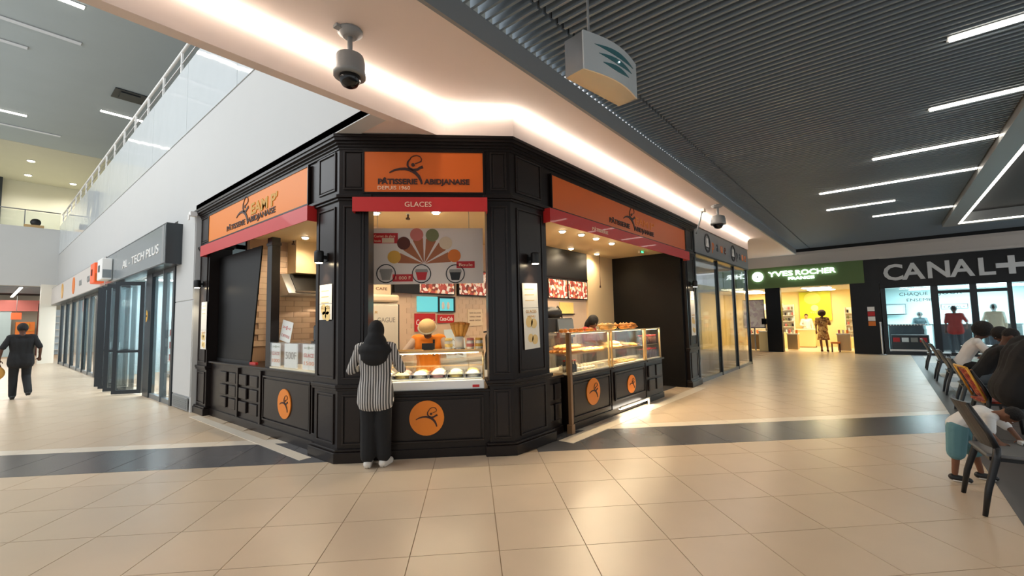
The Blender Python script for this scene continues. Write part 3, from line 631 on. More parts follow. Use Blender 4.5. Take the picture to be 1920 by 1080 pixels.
b2 = thing('menu_board','angled menu board left of the ice cream poster screens','board',(3.80,5.98,2.0)); part('board','p_cream',b2,(-.28,.35,-.05,0,.0,.22)); part('frame','black',b2,(-.3,.37,-.04,.0,-.02,.24)); text('lettering','MENU  CAFE',.06,'p_brown',b2,.03,-.052,.08,.001,.5)
bb = thing('shelf_beam','black bulkhead between the menu board and the screens','beam',(4.43,5.98,2.05)); part('face','black',bb,(-.22,.26,-.06,0,0,.5)); part('lip','wood_panel',bb,(-.22,.26,-.07,-.06,0,.02))
ha = thing('service_hatch','teal glazed service hatch in the back wall','hatch',(5.12,5.99,1.75)); part('pane','teal_pane_glow',ha,(-.42,.03,-.012,0,0,.26)); part('pane','teal_pane_glow',ha,(.06,.40,-.012,0,.02,.24)); frame_bars(.03,.43,-.01,.27,.03,-.03,0).build('frame','black',ha)
for x in (.15,.27): MB().ell((x,-.015,.11),(.035,.008,.07),10,6).build('lamp_glow','white',ha)
ck = thing('drinks_sign','large square red cola sign behind the vendor','sign',(4.87,5.99,1.42)); part('board','red',ck,(-.22,.22,-.015,0,0,.30)); text('lettering','Coca-Cola',.13,'white',ck,0,-.017,.11,.002,.40,.001,shear=.2)
ck = thing('drinks_sign','small wide red cola sign right of the vendor','sign',(5.34,5.99,1.555)); part('board','red',ck,(-.19,.19,-.015,0,0,.145)); text('lettering','Coca-Cola',.10,'white',ck,0,-.017,.04,.002,.30,.001,shear=.2)
no = thing('wall_notice','pale notice with small print on the tiled wall','notice',(6.08,5.99,1.49)); part('sheet','p_cream',no,(-.2,.2,-.008,0,0,.31)); 
for k in range(3): text('lettering',['NOS GLACES','VANILLE  FRAISE','MANGUE  CHOCOLAT'][k],.035,'p_brown',no,0,-.009,.23-.07*k,.001,.3)
# wall tiles behind the vendor (visible part)
bt2=None
for r in range(12):
    for k in range(13):
        x = 4.5+.3*k*.6+(r%2)*.09; z=1.05+.085*r
        if 4.6<x<5.6 or x>6.75: continue
        if bt2 is None: bt2 = MB().box(0,.174,-.006,0,0,.079).build('tile','tile_wall',wb_); o=bt2
        else: o = bpy.data.objects.new('tile',bt2.data); COL.objects.link(o); o.parent=wb_
        o.location=(x,6.0,z)
sf = thing('back_shelf','pale work shelf along the back wall behind the vendor','shelf',(5.3,5.8,.0)); part('top','offwhite',sf,(-.9,1.4,-.2,.2,.9,.94)); part('carcass','offwhite',sf,(-.9,1.4,-.15,.2,0,.9)); 
for k in range(4): part('door','white',sf,(-.88+.57*k,-.34+.57*k,-.165,-.15,.08,.86))
cd = thing('price_card','big pale blue price card leaning behind the case','card',(5.36,5.74,.945)); part('sheet','paper_blue',cd,(-.2,.2,-.01,0,0,.5)); cd.rotation_euler=(math.radians(-10),0,-.2); part('easel','steel',cd,(-.02,.02,0,.02,0,.4))
for k in range(3): text('lettering',['1 BOULE 500','2 BOULES 900','CORNET 1000'][k],.05,'p_grey',cd,0,-.012,.30-.1*k,.001,.3)

# ---- left window: glass case, cards, oven, hood
lc = face_thing(FL,'display_case','small glass case with price cards in the left window','display case',-6.14,.06,.96)
part('floor_board','cream_food',lc,(-.73,.73,0,.42,0,.018)); part('front_glass','glass',lc,(-.73,.73,0,.006,.018,.37)); part('top_glass','glass',lc,(-.73,.73,0,.42,.364,.37)); part('side_glass','glass',lc,(-.73,-.724,.006,.42,.018,.364)); part('side_glass','glass',lc,(.724,.73,.006,.42,.018,.364)); part('middle_glass','glass',lc,(.42,.426,.006,.42,.018,.364))
def card(lab,x,y,z,w,h,lines,tilt=0,rz=0):
    t = face_thing(FL,'price_card',lab,'card',x,y,z,'price cards of the left window'); t.rotation_euler=(tilt,rz,R_L); part('sheet','paper',t,(-w/2,w/2,-.003,0,0,h))
    for s,sz,zz,mt in lines: text('lettering',s,sz,mt,t,0,-.005,zz,.001,w*.8)
card('price card with green and red print, left end of the glass case',-6.73,.09,.985,.30,.33,[('GLACE',.07,.16,'p_pink'),('1000',.07,.06,'p_orange'),('*',.08,.24,'p_green')])
card('large 500F price card in the middle of the glass case',-6.24,.085,.985,.40,.33,[('500F',.14,.12,'p_grey')])
card('price card with red print at the right of the glass case',-5.74,.09,.985,.34,.33,[('GLACE',.07,.16,'red'),('1500',.07,.06,'p_orange'),('*',.08,.24,'p_green')])
card('tilted flyer standing on top of the glass case',-6.72,.2,1.332,.34,.30,[('OFFRE',.06,.06,'p_pink'),('*',.12,.14,'p_pink')],-.1,.16)
ov = face_thing(FL,'microwave_oven','dark microwave oven standing behind the glass case','oven',-6.42,.62,.96); part('stand','wood_dark',ov,(-.32,.32,-.02,.34,0,.36)); part('casing','frame_dark',ov,(-.28,.22,0,.34,.36,.60),bevel=.01); part('door','black_gloss',ov,(-.26,.08,-.012,0,.38,.58)); part('dial','chrome',ov,(.12,.18,-.015,0,.44,.50))
wj = face_thing(FL,'water_jug','pale blue plastic jug beside the microwave','jug',-5.98,.60,1.32); MB().lathe([(.07,0),(.085,.02),(.085,.17),(.05,.2),(.05,.24)],(0,0,0),12).build('jug_body','paper_blue',wj); MB().tube([(.08,0,.05),(.13,0,.08),(.13,0,.15),(.08,0,.17)],.012,6).build('handle','paper_blue',wj); part('stand','wood_dark',wj,(-.10,.12,-.1,.1,-.36,0))
pj = face_thing(FL,'bread_basket','round basket of brown bread at the right of the left window','basket',-5.52,.30,1.335); MB().lathe([(.06,0),(.09,.05),(.085,.05),(.055,.01)],(0,0,0),12).build('basket','waffle',pj); MB().ell((0,0,.09),(.075,.075,.06),10,6).build('loaf','crust',pj)
hd = thing('range_hood','steel range hood with dark filter on the tiled wall','range hood',(3.95,8.28,2.12)); hl = bpy.data.lights.new('hood_lamp','SPOT'); hl.energy=26; hl.spot_size=2.4; hl.color=(1,.82,.6); ho=bpy.data.objects.new('hood_lamp',hl); COL.objects.link(ho); ho.parent=hd; ho.location=(.1,-.42,-.06); MB().lathe([(.03,0),(.03,-.02)],(.1,-.42,-.04),10).build('lamp','lamp_warm',hd); MB().prism([(-.5,0),(0,0),(0,.36),(-.18,.36)],-.56,.5,'x').build('canopy','steel',hd); part('lip','steel',hd,(-.58,.5,-.52,-.0,-.04,.0)); MB().prism([(-.485,.04),(-.475,.03),(-.2,.345),(-.21,.355)],-.42,.12,'x').build('filter','black',hd)
part('filter_rim','steel',hd,(-.44,.14,-.5,-.48,.02,.05)); struct('wall_hood_duct', MB().box(3.58,4.3,7.95,8.3,2.5,3.08),'cream_wall','cream boxed duct above the range hood','wall')

# ---- pastry cases on the right counters
def pastry_case(lab,x0,x1,h,tall=True,shelf=True):
    t = face_thing(FR,'pastry_case',lab,'display case',(x0+x1)/2,.04,.785,'glass pastry cases on the right counters'); w=(x1-x0)/2
    part('deck','cream_food',t,(-w,w,0,.62,0,.02)); part('front_glass','glass',t,(-w,w,0,.006,.02,h)); part('side_glass','glass',t,(-w,-w+.006,.006,.6,.02,h)); part('side_glass','glass',t,(w-.006,w,.006,.6,.02,h)); part('top_glass','glass',t,(-w,w,.0,.45,h,h+.006))
    if shelf: part('shelf','glass',t,(-w+.01,w-.01,.06,.55,.27,.277)); part('shelf_edge','gold_metal',t,(-w+.01,w-.01,.05,.06,.265,.28))
    for x in (-w,w): part('post','gold_metal',t,(x-.014,x+.014,-.014,.014,0,h+.01))
    part('top_rail','gold_metal',t,(-w,w,-.01,.012,h-.012,h+.008)); part('light_strip','lamp_case',t,(-w+.05,w-.05,.03,.045,h-.02,h-.01))
    l = bpy.data.lights.new('case_light','AREA'); l.shape='RECTANGLE'; l.size=2*w*.9; l.size_y=.02; l.energy=17*w/.6; l.color=(1,.80,.50); o = bpy.data.objects.new('case_light',l); COL.objects.link(o); o.parent=t; o.location=(0,.06,h-.025)
    return t
pastry_case('glass pastry case nearest the ice cream counter, with baguettes and cakes',5.35,6.59,.585); pastry_case('middle glass pastry case with a golden flat loaf on its shelf',6.69,7.96,.585); pastry_case('small glass case with rows of bottles at the far end',8.04,8.72,.58,shelf=True)
lp = face_thing(FR,'corner_post','pale gold post standing in front of the first pastry counter','post',5.315,-.02,.0); part('post_body','post_wood',lp,(-.025,.025,-.02,.03,.12,1.38)); part('foot','post_wood',lp,(-.04,.04,-.03,.05,0,.12))
sp = face_thing(FR,'pastry_case','end compartment of the pastry case beside the pilaster','display case',5.08,.30,.80,'glass pastry cases on the right counters'); part('deck','cream_food',sp,(-.2,.2,0,.5,0,.02)); part('shelf','wood_panel',sp,(-.2,.2,0,.5,.22,.235)); part('shelf','glass',sp,(-.2,.2,0,.5,.42,.43)); part('top_glass','glass',sp,(-.2,.2,0,.5,.57,.58)); part('post','gold_metal',sp,(-.2,-.18,0,.02,0,.58))
# breads and cakes
def bread_mesh(kind):
    mb = MB()
    if kind == 'croissant':
        pts = [(.07*math.cos(a),.055*math.sin(a),.02) for a in [PI*(.05+.9*i/8) for i in range(9)]]; mb.tube(pts,[.006,.016,.024,.03,.033,.03,.024,.016,.006],8)
    elif kind == 'baguette': mb.tube([(-.26,0,.03),(-.23,0,.032),(-.1,0,.035),(.1,0,.035),(.23,0,.032),(.26,0,.03)],[.008,.025,.034,.034,.025,.008],8)
    elif kind == 'bun': mb.ell((0,0,.026),(.05,.045,.032),10,6)
    elif kind == 'slab': mb.ell((0,0,.02),(.20,.09,.03),12,6)
    elif kind == 'cake': mb.lathe([(.045,0),(.048,.045),(.04,.055)],(0,0,0),12)
    elif kind == 'bottle': mb.lathe([(.026,0),(.028,.01),(.028,.10),(.011,.13),(.011,.155),(.013,.158)],(0,0,0),10)
    elif kind == 'box': mb.box(-.05,.05,-.035,.035,0,.05)
    elif kind == 'bag': mb.prism([(-.05,0),(.05,0),(.055,.09),(.02,.13),(-.02,.13),(-.055,.09)],-.03,.03,'y')
    return mb
bm_ = {}
TOPS = {'croissant':('tip','crust_pale'),'baguette':('slash','crust_pale'),'bun':('glaze','crust'),'cake':('topping','cream_food'),'bottle':('cap','red'),'box':('lid','cream_food'),'bag':('tie','red'),'slab':('glaze','crust_pale')}
def goods(kind,mat,name,label,cat,group,spots,s=1):
    ys_ = sorted(set(round(q[1],1) for q in spots)); zs_ = sorted(set(round(q[2],2) for q in spots)); base_label = label
    for (x,y,z,rz) in spots:
        label = base_label
        if kind in ('cake','bottle','bun','box','bag') and len(spots) > 5:
            rr = min(range(len(ys_)), key=lambda i: abs(ys_[i]-y)); label = ['front row ','second row ','rear row '][min(rr,2)] + base_label if len(ys_) > 1 else base_label
            if len(zs_) > 1: label = ('lower ' if z < zs_[-1]-.05 else 'upper ') + label
        elif kind == 'croissant' and len(zs_) > 1: label = ('bottom layer ' if z < zs_[0]+.02 else 'top layer ') + base_label
        xm = sum(q[0] for q in spots)/len(spots)
        if len(spots) > 9: label += ', left half' if x < xm else ', right half'
        t = face_thing(FR,name,label,cat,x,y,z,group); t.rotation_euler=(0,0,rz); t.scale=(s,s,s)
        k=(kind,mat)
        if k not in bm_: bm_[k]=bread_mesh(kind).build(name+'_body',mat,t)
        else: share(bm_[k],name+'_body',t,(0,0,0))
        tk = TOPS[kind]; k2=(kind,'top')
        if k2 not in bm_:
            mb=MB()
            if kind=='croissant': mb.tube([(-.01,.05,.05),(.0,.055,.054),(.01,.05,.05)],.008,6)
            elif kind=='baguette':
                for q in (-.15,-.05,.05,.15): mb.tube([(q-.03,-.01,.066),(q+.03,.01,.066)],.006,5)
            elif kind in('bun','slab'): mb.ell((0,0,.04),(.035 if kind=='bun' else .15,.03 if kind=='bun' else .06,.02),10,5)
            elif kind=='cake': mb.ell((0,0,.06),(.02,.02,.018),8,5)
            elif kind=='bottle': mb.lathe([(.014,.155),(.014,.175)],(0,0,0),8)
            elif kind=='box': mb.box(-.052,.052,-.037,.037,.045,.06)
            else: mb.tube([(-.02,0,.13),(.02,0,.13)],.012,6)
            bm_[k2]=mb.build(tk[0],tk[1],t)
        else: share(bm_[k2],tk[0],t,(0,0,0))
R_ = random.uniform
goods('baguette','crust','baguette','golden baguette on the shelf of the first pastry case','bread','baguettes in the first pastry case',[(5.62,.12+.08*k,1.065,R_(-.06,.06)) for k in range(4)]+[(5.66,.16+.08*k,1.125,R_(-.06,.06)) for k in range(3)])
goods('bun','crust_pale','bread_roll','pale round roll on the shelf of the first pastry case','bread','round rolls in the first pastry case',[(5.98+.10*k,.12+.1*j,1.065,0) for k in range(6) for j in range(3)])
goods('cake','ice_white','small_cake','small white cake on the deck of the first pastry case','cake','small cakes in the first pastry case',[(5.68+.11*k,.10+.13*j,.806,0) for k in range(5) for j in range(3)])
goods('box','cream_food','cake_box','pale cake box on the deck of the first pastry case','box','cake boxes in the first pastry case',[(6.28+.115*k,.10+.12*j,.806,0) for k in range(3) for j in range(2)])
goods('bottle','black_gloss','drink_bottle','dark little bottle at the left of the first pastry case','bottle','dark bottles in the first pastry case',[(5.46+.07*k,.08+.09*j,.806,0) for k in range(3) for j in range(2)])
goods('slab','crust_pale','flat_loaf','long golden flat loaf on the middle case shelf','bread','flat loaves in the middle pastry case',[(6.95,.2,1.065,0),(7.2,.24,1.065,.1),(7.05,.30,1.065,0),(7.1,.24,1.115,.05)],1.2)
goods('slab','crust_pale','pastry_slab','flat yellow pastry on the deck of the middle case','pastry','flat pastries on the middle deck',[(6.9+.24*k,.14+.18*j,.806,R_(-.3,.3)) for k in range(4) for j in range(2)],.6)
goods('baguette','crust','bread_stick','bread stick leaning at the right of the middle case','bread','bread sticks in the middle case',[(7.72+.05*k,.2+.04*k,1.065,1.2+.1*k) for k in range(4)],.7)
goods('bottle','choc','sauce_bottle','small brown bottle in the far glass case','bottle','brown bottles in the far glass case',[(8.12+.075*k,.1+.1*j,z,0) for k in range(8) for j in range(2) for z in (.806,1.065)])
goods('croissant','crust','croissant','golden croissant heaped on top of the middle case','pastry','croissants heaped on the middle case',[(7.35+.10*(k%5)+R_(-.02,.02),.12+.1*((k//5)%2),1.395+.035*(k//10),R_(0,6)) for k in range(16)],1.15)
goods('croissant','crust_pale','butter_croissant','pale croissant in the small heap between the cases','pastry','croissants between the first two cases',[(6.70+.09*(k%3),.12+.09*((k//3)%2),1.395+.04*(k//6),R_(0,6)) for k in range(11)],1.1)
goods('bun','crust','glazed_bun','glazed bun on top of the first case','pastry','glazed buns on the first case',[(5.46+.1*k,.16+R_(0,.08),1.378,0) for k in range(10)],.9)
goods('croissant','crust','small_croissant','small croissant on top of the end compartment','pastry','croissants on the end compartment',[(4.93+.075*(k%5),.36+.1*(k//5),1.382,R_(0,6)) for k in range(10)],.8)
goods('slab','crust','brown_loaf','brown loaf on the shelf of the end compartment','bread','brown loaves in the end compartment',[(5.06,.40+.14*k,1.045,0) for k in range(3)],.8)
goods('bag','p_yellow','sweet_bag','yellow bag of sweets in the end compartment','bag','bags of sweets in the end compartment',[(4.95+.09*k,.36+.1*j,.82,0) for k in range(4) for j in range(2)])
# machine behind the first case, with a black bag on it
mc = thing('cash_machine','black till machine behind the pastry case','till',(6.62,4.55,0)); part('cabinet','black',mc,(-.45,.45,-.05,.4,0,1.1)); part('casing','black',mc,(-.40,.48,-.1,.35,1.1,1.60),bevel=.02); MB().prism([(-.16,1.25),(-.1,1.25),(-.1,1.58),(-.12,1.58)],-.05,.45,'x').build('sloping_screen','frame_grey',mc); part('tray','paper',mc,(.02,.42,-.24,-.1,1.3,1.36))
bg = thing('black_bag','slumped black bag with a looped handle on the till machine','bag',(6.66,4.62,1.60)); MB().ell((0,0,.08),(.28,.14,.13),14,8).build('bag_body','black',bg); MB().ell((-.3,0,.05),(.1,.09,.07),10,6).build('cap','offwhite',bg); MB().tube([(.1,0,.15),(.2,0,.22),(.32,0,.12),(.34,0,.0)],.014,6).build('handle','black',bg)
ys = thing('lit_recess','small glowing yellow hatch under the pastry menu screens','hatch',(8.1,5.245,1.70)); part('pane','ice_yellow',ys,(-.25,.3,-.01,0,0,.24)); part('sill','wood_dark',ys,(-.27,.32,-.03,0,-.02,0))
sp = thing('hanging_pull','thin cord hanging from the kiosk ceiling before the pier','cord',(9.4,5.1,2.35)); MB().tube([(0,0,0),(0,0,.73)],.006,6).build('cord_line','brown_letter',sp); MB().lathe([(.02,0),(.012,.05)],(0,0,-.04),8).build('pull','brown_letter',sp)
ex = thing('exit_lamp','small green lamp under the right valance','lamp',(9.5,4.1,3.02)); part('case','offwhite',ex,(-.12,.12,-.02,.02,0,.06)); part('face','p_green',ex,(-.1,.1,-.025,-.02,.01,.05)); MATS['p_green2'] = M('exit_green',(60,190,120),.4,emit=(60,220,130),es=3); part('symbol','exit_green',ex,(-.06,.06,-.03,-.025,.015,.045))
for (x,y,lab) in ((3.78,5.0,'sprinkler head behind the front opening'),(3.55,8.0,'sprinkler head above the range hood')):
    t = thing('sprinkler',lab,'sprinkler',(x,y,3.0)); MB().lathe([(.012,.08),(.012,.03),(.03,.02),(.03,.0)],(0,0,0),8).build('head','brown_letter',t); MB().lathe([(.03,.07),(.03,.08)],(0,0,0),8).build('collar','white',t)

# ================================================================== CORRIDOR SHOPS, LEFT
FC = Matrix.Translation((2.6,0,0)) @ Matrix.Rotation(R_L,4,'Z'); RZ[id(FC)] = R_L
M('shop_wall_cool',(176,196,200),.5); M('shop_floor',(176,182,182),.3); M('panel_cool',(255,255,255),.5,emit=(215,240,245),es=8); M('panel_warm',(255,250,235),.5,emit=(255,232,185),es=15); M('grey_sign',(140,148,152),.2,metal=.2); M('grey_dark',(58,64,68),.3,metal=.2)
M('orange_box',(232,92,44),.4,emit=(232,92,44),es=.25); M('yellow_sticker',(236,180,40),.4)
struct('wall_left_lower', MB().box(2.6,2.8,9.96,11.15,0,3.80).box(2.585,2.6,9.98,11.13,.28,2.08).box(2.585,2.6,9.98,11.13,2.10,3.78), 'white_wall','white wall strip between the kiosk and the phone shop','wall')
t = face_thing(FC,'wall_grille','grey ventilation grille at the foot of the white wall strip','grille',-10.55,-.02,.02); part('frame','trim_grey',t,(-.5,.5,-.012,.0,0,.24))
for k in range(6): part('slat','frame_grey',t,(-.46,.46,-.02,-.012,.03+.033*k,.045+.033*k))
struct('wall_shop_back', MB().box(6.2,6.4,11.0,33,0,3.8), 'shop_wall_cool','cool grey back wall of the phone shop','wall')
struct('wall_shop_divide', MB().box(2.8,6.2,20.3,20.4,0,3.8), 'shop_wall_cool','dividing wall between the two glazed shops','wall')
struct('wall_shop_near', MB().box(2.8,6.2,11.0,11.12,0,3.8), 'shop_wall_cool','near side wall of the phone shop','wall')
struct('ceiling_shop', MB().box(2.7,6.3,11.0,33,3.3,3.4), 'white_wall','white ceiling inside the corridor shops','ceiling')
for k in range(6):
    t = thing('panel_light',['first','second','third','fourth','fifth','sixth'][k]+' square light panel inside the corridor shops, counted from the kiosk','ceiling light',(4.3,12.6+3.4*k,3.27),0,'light panels inside the corridor shops'); part('frame','white',t,(-.65,.65,-.35,.35,0,.025)); part('diffuser','panel_cool',t,(-.6,.6,-.3,.3,-.012,0))
# fascia of the phone shop
sg = face_thing(FC,'shop_sign','grey box sign lettered TECH PLUS over the phone shop','sign',-13.9,-.28,2.86)
part('face','grey_sign',sg,(-3.2,3.1,-.012,.0,0,.76)); part('box_body','grey_dark',sg,(-3.2,3.12,0,.27,-.02,.80)); part('end_trim','trim_grey',sg,(2.86,3.02,-.016,-.012,0,.76)); 
text('lettering','AL - TECH PLUS',.27,'white',sg,.9,-.014,.24,.008,3.5); 
for y,col,lab,w in ((17.6,'orange_box','orange lightbox sign jutting out over the corridor',.42),(16.4,'white','white and grey lightbox sign next to the orange one','x')):
    t = face_thing(FC,'lightbox_sign',lab,'sign',-y,-.30,2.92); part('casing',col,t,(-.34,.34,-.22,0,0,.58),bevel=.02); part('panel','grey_sign' if col=='white' else 'orange_sign',t,(.34,.35,-.20,-.02,.05,.27)); part('mark','grey_dark' if col=='white' else 'p_brown',t,(-.12,.05,-.235,-.22,.22,.40))
# next shop's fascia
sg = face_thing(FC,'shop_sign','beige box sign with round orange marks over the far shop','sign',-24.6,-.28,2.86); part('face','plaster_grey',sg,(-7.4,7.4,-.012,0,0,.80)); part('box_body','grey_dark',sg,(-7.4,7.4,0,.27,-.02,.82))
for x,m_ in ((.9,'p_orange'),(-2.6,'letter_gold')): MB().prism(circle(x,.42,.32,20),-.03,-.012,'y').build('round_mark',m_,sg)
for k,x in enumerate((2.6,4.4,6)): text('lettering','ORA',.3,'trim_grey',sg,x,-.014,.3,.006)
# shop fronts: posts and panes
def shopfront(lab, ys, thick, ztop=2.86):
    t = face_thing(FC,'shop_window',lab,'shop window',-(ys[0]+ys[-1])/2,.02,0); c = -(ys[0]+ys[-1])/2
    for y,th in zip(ys,thick): part('post','frame_dark' if th>.1 else 'frame_grey',t,(-y-c-th/2,-y-c+th/2,-.06,.06,0,ztop))
    for a,b in zip(ys[:-1],ys[1:]):
        part('pane','glass_tint',t,(-b-c+.03,-a-c-.03,-.006,.006,.1,ztop)); part('sill','frame_grey',t,(-b-c,-a-c,-.04,.04,0,.1))
    part('head_rail','frame_dark',t,(-ys[-1]-c,-ys[0]-c,-.05,.05,ztop-.1,ztop)); return t
shopfront('glazed front of the phone shop nearest the kiosk',[11.2,12.0,13.25],[.12,.05,.55])
shopfront('glazed front of the phone shop beyond its open doors',[16.9,18.1,18.6,20.3],[.5,.08,.06,.2])
shopfront('glazed front of the far shop along the corridor',[20.4,21.8,23.2,24.6,26.5,28.5,30.5],[.2,.08,.12,.08,.2,.12,.2])
for k,(y,ang) in enumerate([(13.9,.9),(14.8,1.0),(15.6,.95),(16.3,.9)]):
    t = thing('door_leaf','dark framed glass door leaf, '+['first','second','third','fourth'][k]+' of four folded open','door',(2.62,y,0),0,'folded door leaves of the phone shop'); t.rotation_euler=(0,0,PI/2+ang)
    frame_bars(0,.62,.02,2.72,.09,-.03,.03).build('leaf_frame','frame_dark',t); part('pane','glass_tint',t,(.09,.53,-.005,.005,.11,2.63)); part('lock_rail','frame_dark',t,(.09,.53,-.025,.025,1.0,1.06)); part('handle','chrome',t,(.54,.56,-.07,-.03,.95,1.25))
t = face_thing(FC,'round_sticker','yellow half-round sticker on the dark shop post','sticker',-13.25,-.07,1.86); MB().prism(circle(0,0,.14,16,-PI/2,PI/2+.01),-.006,0,'y').build('disc','yellow_sticker',t); part('print','p_brown',t,(.02,.1,-.009,-.006,-.02,.02))
for k in range(4):
    t = thing('display_unit',['first','second','third','fourth'][k]+' white display unit standing in the corridor shops','shelf',(4.4,13+4.6*k,0),0,'display units inside the corridor shops'); part('plinth','grey_dark',t,(-.4,.4,-.7,.7,0,.12)); part('back_panel','white',t,(-.03,.03,-.7,.7,.12,1.7))
    for z in (.5,.9,1.3): part('shelf','white',t,(-.38,.38,-.7,.7,z,z+.03))
    for z in (.55,.95,1.35): part('goods',['p_black','red','paper_blue','p_orange'][k],t,(-.34,-.1,-.5,.4,z-.02,z+.18))
# far end of the corridor
struct('wall_column', MB().box(1.95,2.5,31.6,32.2,0,3.86), 'offwhite','cream column at the end of the corridor','column')
t = thing('hanging_sign','small glowing orange hanging sign deep in the corridor','sign',(1.54,41.2,2.33)); part('panel','orange_box',t,(-.22,.22,-.05,.05,0,.42)); MB().tube([(0,0,.42),(0,0,1.66)],.015,6).build('rod','trim_grey',t)
t = thing('shop_display','gold lit display with shelves at the end of the corridor','display',(2.1,43.2,0)); part('case','p_orange',t,(-.5,.35,-.3,.3,1.2,2.2)); part('base','p_brown',t,(-.5,.35,-.3,.3,0,1.2)); part('shelf','letter_gold',t,(-.45,.3,-.34,-.3,1.6,1.66)); part('globe','letter_gold',t,(-.3,.1,-.36,-.3,1.8,2.1))
t = thing('shop_portal','reddish shop portal at the end of the corridor','doorway',(2.9,42.8,0)); part('jamb','p_brown',t,(-.35,-.15,0,.3,0,3.4)); part('header','p_pink',t,(-2.6,.2,0,.3,2.9,3.6)); part('panel','shop_wall_cool',t,(-2.6,-1.5,.1,.2,0,2.9))
t = thing('shelf_rack','white rack of goods beyond the cream column','shelf',(3.5,43,0)); part('side','white',t,(-.3,-.26,-.2,.2,0,3)); part('back','paper_blue',t,(-.3,.6,.15,.2,0,3))
for k in range(6): part('shelf','white',t,(-.3,.6,-.2,.2,.3+.45*k,.34+.45*k))
area('far_corridor_lamp',(0.8,38,3.75),(0,0,0),1.0,8,160,(1,.93,.82))
area('shop_lamp',(4.4,16,3.24),(0,0,0),1.6,7,330,(.88,.96,1)); area('shop_lamp',(4.4,26,3.24),(0,0,0),1.6,9,330,(.92,.97,1))

# ================================================================== GLAZED SHOP, RIGHT OF THE KIOSK
M('grey_panel',(138,144,148),.3,metal=.2)
sg = thing('shop_sign','grey panel sign with round badges above the glazed shop','sign',(13.8,3.42,3.14)); part('face','grey_panel',sg,(-2.75,2.72,-.02,.0,0,.64)); part('box_body','grey_dark',sg,(-2.75,2.72,0,.3,0,.64)); part('end_panel','grey_panel',sg,(2.72,2.74,-.02,1.2,0,.64)); part('bottom_trim','frame_dark',sg,(-2.75,2.74,-.03,.02,-.04,0))
for x0 in (-1.75,.82):
    ring = [circle(x0,.34,.25,24),circle(x0,.34,.20,24)]; mb = MB()
    for i in range(24): j=(i+1)%24; mb.prism([ring[1][i],ring[0][i],ring[0][j],ring[1][j]],-.035,-.02,'y')
    b = mb.build('badge','p_black',sg); MB().prism([(x0-.12,.24),(x0+.12,.24),(x0+.04,.36),(x0+.05,.46),(x0-.05,.46),(x0-.04,.36)],-.035,-.02,'y').build('badge_figure','white',b); MB().box(x0-.14,x0+.14,-.035,-.02,.21,.235).build('badge_bar','p_black',b)
for x,s,m_ in ((-1.25,'p','p_orange'),(-.85,'a','grey_dark'),(-.42,'u','p_orange'),(-.08,'e','p_brown'),(1.3,'p','grey_dark'),(1.65,'a','grey_dark'),(2.0,'u','p_orange'),(2.35,'e','p_orange')): text('lettering',s,.42,m_,sg,x,-.022,.22,.006)
gw = thing('shop_window','full-height glazing of the shop right of the kiosk','shop window',(11.02,3.46,0))
for x,th in ((.03,.08),(1.95,.07),(3.70,.06),(5.40,.08)): part('mullion','frame_dark',gw,(x-th/2,x+th/2,-.04,.05,0,3.10))
for a,b in ((.07,1.91),(1.99,3.67),(3.73,5.36)): part('pane','glass_dark' if False else 'glass_tint',gw,(a,b,-.006,.006,.08,3.06)); part('bottom_rail','frame_grey',gw,(a,b,-.03,.03,0,.08))
for a,b in ((.1,1.6),(1.66,3.3)): part('return_pane','glass_tint',gw,(5.37,5.382,a,b,.08,3.06))
part('return_mullion','frame_dark',gw,(5.36,5.42,1.6,1.66,0,3.1)); part('return_mullion','frame_dark',gw,(5.36,5.42,3.3,3.36,0,3.1))
struct('wall_shop_rear', MB().box(10.4,16.4,7.6,7.8,0,3.2), 'shop_wall_cool','rear wall of the glazed shop','wall'); struct('ceiling_glazed_shop', MB().box(10.9,16.5,3.9,7.7,3.15,3.25), 'white_wall','ceiling of the glazed shop','ceiling'); struct('wall_shop_side', MB().box(10.36,10.5,5.2,7.7,0,3.2), 'shop_wall_cool','side wall of the glazed shop','wall')
for i,(x,y) in enumerate([(12.4,5.6),(14,6.2),(15.2,5.4)]):
    t = thing('clothes_stand',['dark clothes stand nearest the kiosk behind glass','dark clothes stand in the middle of the glazed shop','dark clothes stand at the far corner of the glazed shop'][i],'stand',(x,y,0),0,'clothes stands in the glazed shop'); MB().tube([(0,0,0),(0,0,1.6)],.02,6).build('pole','chrome',t); MB().lathe([(.25,0),(.25,.02),(.03,.04)]).build('foot','frame_dark',t); MB().tube([(-.4,0,1.55),(.4,0,1.55)],.015,6).build('bar','chrome',t)
    for k in range(5): part('garment',['p_black','frame_dark','p_grey'][k%3],t,(-.36+.16*k,-.28+.16*k,-.22,.22,.6,1.5),bevel=.03)
t = thing('counter','pale low counter inside the glazed shop','counter',(12.2,4.3,0)); part('body','grey_panel',t,(-.4,.5,-.3,.3,0,.80),bevel=.02); part('top','white',t,(-.45,.55,-.35,.35,.80,.84)); part('mark','frame_dark',t,(.1,.3,-.31,-.3,.2,.6))
area('glazed_shop_lamp',(13.6,5.8,3.1),(0,0,0),3,1.5,12,(.95,.97,1))

